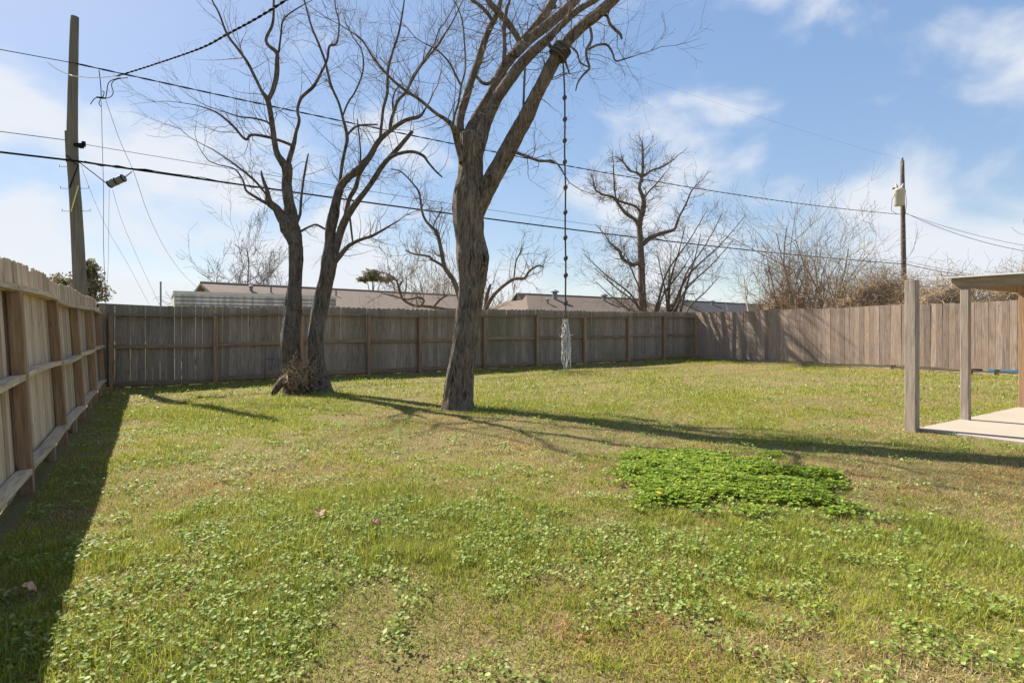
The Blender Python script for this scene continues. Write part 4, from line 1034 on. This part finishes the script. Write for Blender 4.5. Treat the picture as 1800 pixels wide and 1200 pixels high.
# tangle of splices hanging under the power line
sp = P(180, 172, 14.8); mb = MB()
mb.tube([P(170, 171, 14.8), P(178, 172, 14.8), P(186, 173, 14.8)], [.02, .028, .02], 6)
for q in ([(186, 173), (195, 170), (199, 162), (196, 150), (200, 142), (212, 138), (225, 137)], [(186, 172), (188, 160), (190, 148), (197, 141), (212, 137)], [(172, 170), (164, 176), (159, 184)], [(178, 173), (174, 182), (178, 188)], [(178, 172), (177, 150), (174, 124)], [(180, 172), (183, 164), (180, 160)]):
    pp = [Vector(x) for x in spline([tuple(P(a, b, 14.8)) for a, b in q], 5)]; mb.tube(pp, [.0105] * len(pp), 5, False)
o = mb.build('wire_splice', M['wire'], None, sp); o.location = sp; tag(o, 'tangle of spliced black wires hanging beside the leaning utility pole', 'wire splice')
def thin(label, rows, r=.006, step=6, name='guy_wire', mat=None):
    pp = [Vector(x) for x in spline([tuple(P(*c)) for c in rows], step)]; mb = MB(); mb.tube(pp, [r] * len(pp), 4, False)
    o = mb.build(name, mat or M['wire'], None, pp[0]); o.location = pp[0]; tag(o, label, 'wire', 'thin wires by the leaning pole'); return o
thin('thin dark wire slanting from the splice down past the grey splice case towards the roofs', [(186, 176, 14.8), (210, 245, 15.2), (236, 305, 15.6), (262, 380, 16.5), (295, 445, 20), (326, 486, 25), (354, 511, 30)])
thin('thin wire hanging straight down from the splice beside the leaning pole', [(178, 178, 14.8), (180, 260, 14.8), (182, 340, 14.8), (182, 430, 14.8), (186, 535, 14.8)], .007)
thin('second hanging wire from the end of the grey splice case', [(192, 332, 14.6), (191, 400, 14.7), (190, 470, 14.8), (186, 536, 14.9)], .004)
thin('faint slanting wire from the leaning pole to behind the trailer', [(142, 290, 14.5), (165, 350, 15.2), (190, 405, 16), (225, 465, 17), (262, 535, 18.5)], .004)
thin('faint slanting wire below the grey splice case', [(198, 334, 14.7), (215, 390, 15.5), (245, 460, 16.8), (280, 535, 18.5)], .004)
# splice case
ca = P(190.5, 325, 14.4); cb2 = P(219, 312, 14.4); dvec = cb2 - ca
case = empty('splice_case', (ca + cb2) / 2); tag(case, 'grey ribbed splice case hanging below the thick black cable', 'splice case')
mb = MB(); mb.tube([ca, ca.lerp(cb2, .08), ca.lerp(cb2, .92), cb2], [.075, .095, .095, .075], 12); mb.build('body', M['pipe_grey'], case, case.location, True)
for t in (.08, .5, .92):
    mb = MB(); c = ca.lerp(cb2, t); mb.tube([c - dvec * .03, c + dvec * .03], [.102, .102], 12); mb.build('band', M['wire'], case, case.location)
mb = MB(); mb.tube([P(139, 285, 14.4), P(165, 305, 14.4), ca], [.012] * 3, 5); mb.tube([cb2, P(232, 302, 14.5)], [.012] * 2, 5); mb.build('strap', M['wire'], case, case.location)
# lines leaving the far pole
wire('power_line', 'upper line sloping down right from the far pole with the transformer', P(1591, 374, DP2), P(1830, 446, 31), .014, .35, cat='wire')
wire('power_line', 'second line sloping down right from the far pole with the transformer', P(1591, 375, DP2), P(1830, 436, 40), .012, .25, cat='wire')
wire('telephone_cable', 'thick cable leaving the far pole low towards the patio cover roof', P(1591, 464, DP2), P(1760, 492, 33), .022, .1, cat='wire')
wire('telephone_line', 'thin low line leaving the far pole above the thick cable', P(1591, 458, DP2), P(1760, 490, 36), .010, .1, cat='wire')
wire('power_line', 'faint high wire crossing the blue sky to the top of the far pole', P(1000, 92, 24), P(1586, 280, DP2), .0028, .2, cat='wire')
# thin steel mast behind the back fence
mq = P(282.5, 560, 22); mb = MB(); mb.tube([Vector((mq.x, mq.y, 0)), P(282.5, 497, 22), P(282.5, 495, 22)], [.032, .032, .04], 8)
o = mb.build('steel_mast', M['steel'], None, Vector((mq.x, mq.y, 0))); o.location = (mq.x, mq.y, 0); tag(o, 'thin dark steel mast standing left of the white trailer', 'mast')

# ------------------------------------------------------------------ rope swing
RD = 8.75
rt = P(990, 82, RD); rbm = P(996, 560, RD)
rope = empty('knotted_rope', rbm); tag(rope, 'dark knotted climbing rope hanging from the leaning tree, frayed white end', 'rope')
mb = MB(); n = 60
rp = [Vector(p) for p in spline([tuple(P(x, y, RD)) for x, y in ((989, 96), (992, 150), (993, 210), (992.5, 270), (994, 330), (993.5, 400), (994.5, 470), (994, 520), (995, 562))], 8)]
mb.tube(rp, [.014] * len(rp), 6); mb.build('cord', M['rope'], rope, rbm, True)
for y in (173, 209, 249, 285, 328, 371, 416, 451, 482, 530):
    c = min(rp, key=lambda q: abs(q.z - P(994, y, RD).z)); mb = MB()
    mb.tube([c + Vector((0, 0, .045)), c + Vector((.006, 0, .022)), c, c + Vector((-.004, 0, -.022)), c + Vector((0, 0, -.045))], [.012, .029, .036, .028, .012], 8); mb.build('knot', M['rope'], rope, rbm, True)
# loops tying it to the limb
limb_c = P(984, 92, 8.72)
mb = MB()
for k in range(4):
    q = []; ax_ = (P(997, 74, 8.7) - P(977, 102, 8.7)).normalized(); u = ax_.orthogonal().normalized(); w = ax_.cross(u)
    for i in range(17):
        a = 2 * math.pi * i / 16; q.append(limb_c + ax_ * (-.07 + .05 * k) + (u * math.cos(a) + w * math.sin(a)) * .135)
    mb.tube(q, [.022] * 17, 6, False)
mb.tube([limb_c + Vector((.03, -.14, -.02)), P(989, 88, RD - .03), rp[0]], [.03, .028, .018], 6)
mb.tube([P(990, 95, RD), P(996, 115, RD - .02), P(1001, 130, RD - .02)], [.02, .016, .01], 6)
mb.build('tie', M['rope'], rope, rbm, True)
mb = MB(); rg = random.Random(99)
for k in range(46):
    x = 992 + rg.uniform(-1.5, 6); y = 560 + rg.uniform(0, 8); q = []
    tgt = rg.choice((988.5, 992, 996, 1000, 1002))
    yend = rg.uniform(590, 648); m = 9
    for i in range(m):
        t = i / (m - 1); q.append(P(x + (tgt - x) * min(1, t * 1.6) + rg.gauss(0, 1.1), y + (yend - y) * t, RD + rg.gauss(0, .025)))
    mb.tube(q, [rg.uniform(.003, .006)] * m, 4, False)
for k in range(26):
    p = P(rg.uniform(988, 1001), rg.uniform(575, 628), RD); grow(mb, rg, p, rv(rg) + Vector((0, 0, -.5)), rg.uniform(.08, .18), .006, 0, 1.2, -.1, (1, 1), .5, 4, .9, .003, 5)
for x0, x1, x2 in ((990, 990, 991), (996, 997, 993), (1001, 1002.5, 1003)):
    mb.tube([P(x0, 590, RD), P(x1, 622, RD), P(x2, 650, RD)], [.009, .008, .005], 5, False)
mb.build('frayed_end', M['rope_white'], rope, rbm)

# ------------------------------------------------------------------ small things in the yard
# grey pipe riser by the back fence
gp = P(466, 668, 13.6); gp.z = ground(gp.x, gp.y)
gas = empty('pipe_riser', gp); tag(gas, 'small grey pipe riser with a valve standing by the back fence', 'pipe')
def pipe(rows, r, name='pipe'):
    mb = MB(); mb.tube([P(x, y, 13.6) for x, y in rows], [r] * len(rows), 8); mb.build(name, M['pipe_grey'], gas, gp, True)
pipe([(466, 676), (466, 650), (466, 632), (467, 630), (474, 630), (481, 631)], .018)
pipe([(491, 676), (491, 650), (490, 630), (488, 628)], .016)
pipe([(476, 650), (476, 643), (484, 642), (491, 642)], .015)
pipe([(476, 641), (476, 650)], .03, 'valve'); pipe([(478, 630), (481, 630)], .03, 'valve')
# clay pot and blue pool edge under the right-hand fence
cpz = slab_pt(1.32, -2.3); cpz = P(1704, 659, 14.9); cpz.z = ground(cpz.x, cpz.y)
mb = MB(); mb.tube([cpz + Vector((0, 0, z)) for z in (0, .10, .12, .16)], [.06, .085, .10, .10], 14)
o = mb.build('clay_pot', M['clay'], None, cpz, True); o.location = cpz; tag(o, 'small terracotta pot on the grass behind the patio cover post', 'pot')
for i, (x, x2, lab) in enumerate(((1696, 1726, 'short blue plastic panel showing under the sunlit fence'), (1737, 1790, 'longer blue plastic panel showing under the sunlit fence beside the far patio post'))):
    a = P(x, 660, 15.9); b = P(x2, 663, 15.2); a.z = b.z = 0.13; mb = MB(); d = b - a
    mb.box((0, 0, .16), d.length, .05, .32); mb.box((0, -.03, .30), d.length + .02, .03, .03)
    o = mb.build('blue_panel', M['blue']); c = (a + b) / 2; o.location = (c.x, c.y, ground(c.x, c.y) - .01); o.rotation_euler = (0, 0, math.atan2(d.y, d.x)); tag(o, lab, 'panel', 'blue panels under the fence')

# ------------------------------------------------------------------ lawn
rs = np.random.RandomState(3)
_lat = rs.rand(256, 256)
def vnoise(x, y):
    xi = np.floor(x).astype(int); yi = np.floor(y).astype(int); fx = x - xi; fy = y - yi
    fx = fx * fx * (3 - 2 * fx); fy = fy * fy * (3 - 2 * fy)
    a = _lat[xi & 255, yi & 255]; b = _lat[(xi + 1) & 255, yi & 255]; c = _lat[xi & 255, (yi + 1) & 255]; d = _lat[(xi + 1) & 255, (yi + 1) & 255]
    return (a * (1 - fx) + b * fx) * (1 - fy) + (c * (1 - fx) + d * fx) * fy
def fbm(x, y, s, o=4):
    v = 0; a = 0.5; t = 0
    for k in range(o):
        v = v + a * vnoise(x * s + 17.3 * k, y * s + 9.1 * k); t += a; s *= 2.03; a *= 0.55
    return v / t
def gauss(x, y, cx, cy, sx, sy): return np.exp(-((x - cx) / sx) ** 2 - ((y - cy) / sy) ** 2)
PATCH = (1.68, 4.75, 0.86, 0.86)
def patch_f(x, y):
    e = ((x - PATCH[0]) / PATCH[2]) ** 2 + ((y - PATCH[1]) / PATCH[3]) ** 2
    return e + 2.0 * (fbm(x, y, 2.3, 5) - 0.5) * 2 + 0.5 * (fbm(x + 5, y, 9, 2) - 0.5)
def dryness(x, y):
    d = 0.12 + 0.72 * fbm(x, y, 0.6, 4) + 0.42 * (fbm(x + 40, y, 2.2, 4) - 0.5) + 0.40 * (fbm(x + 9, y + 77, 7.0, 3) - 0.5)
    d = d + 0.34 * gauss(x, y, 0.3, 6.7, 1.4, 0.8) + 0.38 * gauss(x, y, 3.9, 4.8, 1.3, 0.8) + 0.2 * gauss(x, y, 5.2, 7.2, 1.6, .7) + 0.14 * gauss(x, y, -2.6, 5.0, 1.0, 1.3)
    d = d + 0.14 * gauss(x, y, 7, 17, 2.5, 1.5) + .12 * gauss(x, y, -1.0, 8.0, 1.2, .8)
    d = d - 0.24 * gauss(x, y, 0.4, 9.0, 1.6, 1.1) - 0.15 * gauss(x, y, -.8, 3.6, 1.0, .5) - .2 * gauss(x, y, 4.5, 10.5, 2, 1) - .15 * gauss(x, y, -4, 12, 3, 1)
    return d
def inside(x, y, m=0.06):
    rx = x - CL.x; ry = y - CL.y
    a = rx * AX.x + ry * AX.y; b = rx * AN.x + ry * AN.y
    ok = (b > m) & (a > m) & (a < 19.45 - m)
    sx = x - SLAB.x; sy = y - SLAB.y
    sa = sx * AX.x + sy * AX.y; sb = sx * AN.x + sy * AN.y
    return ok & ~((sa > -0.0) & (sb > 0.02) & (sa < 6.4) & (sb < 7.5))
def samples(n, y0, y1, power=1.0):
    """points spread over the yard between two depths, a little wider than the frame"""
    y = np.sqrt(y0 * y0 + rs.rand(n) * (y1 * y1 - y0 * y0)); x = -(y * 1.0 + 0.4) + rs.rand(n) * (y * 2.12 + 2.4)
    k = inside(x, y); return x[k], y[k]
GREEN = np.array([(0.26, 0.30, 0.035), (0.31, 0.325, 0.048), (0.20, 0.26, 0.028), (0.37, 0.355, 0.07)])
STRAW = np.array([(0.46, 0.345, 0.165), (0.38, 0.265, 0.125), (0.56, 0.45, 0.24), (0.33, 0.21, 0.10)])
def blades(n, y0, y1, wid, hgt, segs, fin=None, fout=None, flat=0.0):
    x, y = samples(n, y0, y1); p_ = np.ones(len(x))
    if fin: p_ *= np.clip((y - fin[0]) / (fin[1] - fin[0]), 0, 1)
    if fout: p_ *= np.clip((fout[1] - y) / (fout[1] - fout[0]), 0, 1)
    k_ = rs.rand(len(x)) < p_; x, y = x[k_], y[k_]; m = len(x)
    dr = dryness(x, y)
    pdry = np.clip(0.42 + (dr - 0.49) * 2.6, 0.14, 0.90)
    isdry = rs.rand(m) < pdry
    lush = np.clip((0.46 - dr) * 4, 0, 1)
    col_ = np.where(isdry[:, None], STRAW[rs.randint(0, 4, m)], GREEN[rs.randint(0, 4, m)])
    red = np.clip((fbm(x + 70, y + 31, 1.7, 3) - 0.5) * 4, 0, 1)[:, None] * isdry[:, None]
    col_ = col_ * (1 - red * np.array([0.03, 0.24, 0.32]))
    lime = np.clip((fbm(x + 23, y + 91, 0.9, 3) - 0.45) * 3, -0.5, 1)[:, None] * (~isdry)[:, None]
    col_ = col_ * (1 + lime * np.array([0.16, 0.10, 0.0]))
    col_ = col_ * (0.62 + 0.76 * rs.rand(m))[:, None]
    tuft = fbm(x, y, 5.0, 3)
    h = hgt * (0.40 + 0.9 * rs.rand(m)) * (0.70 + 0.75 * lush) * (0.35 + 1.2 * tuft) * np.where(isdry, 0.85, 1.0)
    az = rs.rand(m) * 6.283; tilt = np.where(isdry, 1.0, 0.75) + rs.normal(size=m) * 0.45 + flat
    w = wid * (0.6 + 0.8 * rs.rand(m))
    z = ground_np(x, y) - 0.004
    bx, by = np.cos(az), np.sin(az)
    sx, sy = -by, bx
    fa = rs.normal(size=m) * 0.6; sx, sy = sx * np.cos(fa) - sy * np.sin(fa), sx * np.sin(fa) + sy * np.cos(fa)
    b0 = np.stack([x, y, z], -1); s = np.stack([sx, sy, np.zeros(m)], -1) * (w / 2)[:, None]
    st = np.sin(tilt); ct = np.maximum(np.abs(np.cos(tilt)), 0.12)
    tip = b0 + np.stack([bx * st * h, by * st * h, ct * h], -1)
    C = np.repeat(col_, 3 if segs == 1 else 5, 0)
    if segs == 1:
        V = np.stack([b0 - s, b0 + s, tip], 1).reshape(-1, 3); Fc = np.arange(m * 3)
    else:
        mid = b0 + np.stack([bx * st * h * 0.30, by * st * h * 0.30, np.minimum(ct + .25, 1) * h * 0.55], -1)
        V = np.stack([b0 - s, b0 + s, mid + s * .8, mid - s * .8, tip], 1).reshape(-1, 3)
        o = np.arange(m)[:, None] * 5
        Fc = (o + np.array([[0, 1, 2, 0, 2, 3, 3, 2, 4]])).ravel()
    return V, Fc, C
def merge(parts):
    off = 0; V = []; Fc = []; C = []
    for v, f, c in parts: V.append(v); Fc.append(f + off); C.append(c); off += len(v)
    return np.concatenate(V), np.concatenate(Fc), np.concatenate(C)
V, Fc, C = merge([blades(370000, 1.3, 6.0, 0.0042, 0.046, 2, None, (3.6, 6.0)), blades(700000, 1.3, 6.0, 0.0050, 0.066, 1, None, (3.6, 6.0), 0.40), blades(700000, 3.6, 11.5, 0.0080, 0.055, 1, (3.6, 6.0), (8.5, 11.5)), blades(460000, 8.5, 27, 0.016, 0.072, 1, (8.5, 11.5))])
o = np_mesh('lawn_grass', V, Fc, 3, M['grass'], None, C); tag(o, 'patchy green and straw-coloured lawn grass', 'grass', kind='stuff')

def round_leaves(x, y, z, size, cols, tiltamp, lobes=1):
    m = len(x); n = 6
    nrmv = np.stack([rs.normal(size=m) * tiltamp, rs.normal(size=m) * tiltamp, np.ones(m)], -1); nrmv /= np.linalg.norm(nrmv, axis=1)[:, None]
    ref = np.stack([np.cos(a_ := rs.rand(m) * 6.283), np.sin(a_), np.zeros(m)], -1)
    u = ref - nrmv * (ref * nrmv).sum(1)[:, None]; u /= np.linalg.norm(u, axis=1)[:, None]; w = np.cross(nrmv, u)
    c = np.stack([x, y, z], -1); Vs = [c]
    for k in range(n):
        a = 2 * np.pi * k / n; r = size * (0.8 + 0.4 * rs.rand(m)) * (0.75 if k == 0 else 1)
        Vs.append(c + (u * np.cos(a) + w * np.sin(a)) * r[:, None] + nrmv * (size * 0.22)[:, None])
    V = np.stack(Vs, 1).reshape(-1, 3); o = np.arange(m)[:, None] * (n + 1)
    f = np.array([[0, 1 + k, 1 + (k + 1) % n] for k in range(n)]).ravel()[None]
    return V, (o + f).ravel(), np.repeat(cols, n + 1, 0)
WEED = np.array([(0.24, 0.325, 0.06), (0.30, 0.37, 0.09), (0.20, 0.285, 0.05), (0.38, 0.43, 0.16)])
def weeds(n, y0, y1, size, zamp):
    x, y = samples(n, y0, y1)
    f = fbm(x + 11, y + 5, 1.3, 4); g = fbm(x + 3, y + 50, 5.5, 2); dr = dryness(x, y)
    keep = (f * 0.45 + g * 0.70 - 0.2 * (dr - .45) > 0.605 - 0.05 * gauss(x, y, 2, 2.6, 3, 1.2)) & (rs.rand(len(x)) < 0.62) & (patch_f(x, y) > 0.9)
    x, y = x[keep], y[keep]; m = len(x)
    z = ground_np(x, y) + 0.012 + rs.rand(m) * zamp
    return round_leaves(x, y, z, size * (0.35 + 1.0 * rs.rand(m)), WEED[rs.randint(0, 4, m)] * (0.8 + .45 * rs.rand(m))[:, None], 0.45)
V, Fc, C = merge([weeds(110000, 1.3, 4.2, 0.0088, 0.04), weeds(90000, 4.2, 8.0, 0.0105, 0.035), weeds(22000, 8.0, 14, 0.018, 0.03)])
o = np_mesh('ground_weeds', V, Fc, 3, M['leaf'], None, C); tag(o, 'small round-leaved weeds scattered through the lawn', 'weeds', kind='stuff')
# dense clover patch
def clover():
    n = 30000; x = PATCH[0] + (rs.rand(n) * 2 - 1) * 1.5; y = PATCH[1] + (rs.rand(n) * 2 - 1) * 1.45
    e = patch_f(x, y); k = rs.rand(n) < np.clip((1.45 - e) / 0.75, 0, 1) ** 1.6; x, y, e = x[k], y[k], e[k]; m = len(x)
    z = ground_np(x, y) + 0.02 + 0.060 * np.clip(1.2 - e, 0.15, 1) ** .5 * (0.55 + 0.45 * rs.rand(m)) * (0.6 + 0.8 * fbm(x, y, 4, 2))
    cols = np.array([(0.18, 0.26, 0.025), (0.23, 0.31, 0.032), (0.14, 0.22, 0.022), (0.31, 0.36, 0.05)])[rs.randint(0, 4, m)] * (0.95 + .4 * rs.rand(m))[:, None]
    parts = []
    az = rs.rand(m) * 6.283
    for j in range(3):
        a = az + j * 2.094; r = 0.0115
        parts.append(round_leaves(x + np.cos(a) * r, y + np.sin(a) * r, z + rs.rand(m) * .004, np.full(m, .0115) * (0.8 + .5 * rs.rand(m)), cols, 0.4))
    s = 0.0014; gz = ground_np(x, y)
    st = np.stack([np.stack([x - s, y, gz], -1), np.stack([x + s, y, gz], -1), np.stack([x, y, z], -1)], 1).reshape(-1, 3)
    parts.append((st, np.arange(m * 3), np.repeat(cols * .9, 3, 0)))
    return merge(parts)
V, Fc, C = clover()
o = np_mesh('clover_patch', V, Fc, 3, M['leaf'], None, C); tag(o, 'dense bright green clover patch in the dry grass near the patio', 'clover', kind='stuff')

def fallen_leaf(px, py, size, mat, label, seed):
    rg = random.Random(seed); d = CH * F / (py - HZ); p = P(px, py, d); p.z = ground(p.x, p.y) + .035
    mb = MB(); n = 9; mid = []
    for i in range(n):
        t = i / (n - 1); w = size * .42 * math.sin(math.pi * t) ** .7 * rg.uniform(.75, 1.15); z = size * .25 * math.sin(t * 3.1) + rg.gauss(0, size * .03)
        for s in (-1, 0, 1): mb.v.append(Vector((size * (t - .5), s * w, z + abs(s) * size * .14 * rg.uniform(.5, 1.4))))
    for i in range(n - 1):
        for s in (0, 1): a = i * 3 + s; mb.f.append((a, a + 3, a + 4, a + 1))
    o = mb.build('fallen_leaf', mat); o.location = p; o.rotation_euler = (rg.gauss(0, .2), rg.gauss(0, .2), rg.uniform(0, 6)); tag(o, label, 'leaf', 'fallen leaves on the lawn')
    md = o.modifiers.new('thick', 'SOLIDIFY'); md.thickness = .0012
fallen_leaf(562, 919, .10, M['leaf_tan'], 'pale tan curled dead leaf lying on the lawn', 1)
fallen_leaf(661, 941, .075, M['leaf_brown'], 'dark brown curled dead leaf lying in the lawn grass', 2)
fallen_leaf(45, 1050, .085, M['leaf_tan'], 'pinkish dry leaf at the edge of the fence shadow', 3)
# one orange-yellow flower by the clover
d = CH * F / (897 - HZ); p = P(1158, 897, d); p.z = ground(p.x, p.y)
fl = empty('dandelion', p); tag(fl, 'single orange-yellow flower at the edge of the clover patch', 'flower')
mb = MB(); mb.tube([Vector((0, 0, 0)), Vector((.003, 0, .045)), Vector((0, .002, .085))], [.0018] * 3, 5); mb.build('stem', M['twig_straw'], fl)
mb = MB()
for k in range(16):
    a = k * .3927; o_ = len(mb.v); c = Vector((math.cos(a), math.sin(a), 0)); w = Vector((-c.y, c.x, 0)) * .004; z = Vector((0, 0, .085 + .003 * (k % 2)))
    mb.v += [z, z + c * .012 + w, z + c * .02 + Vector((0, 0, .004)), z + c * .012 - w]; mb.f.append((o_, o_ + 1, o_ + 2, o_ + 3))
mb.build('petals', M['flower'], fl)
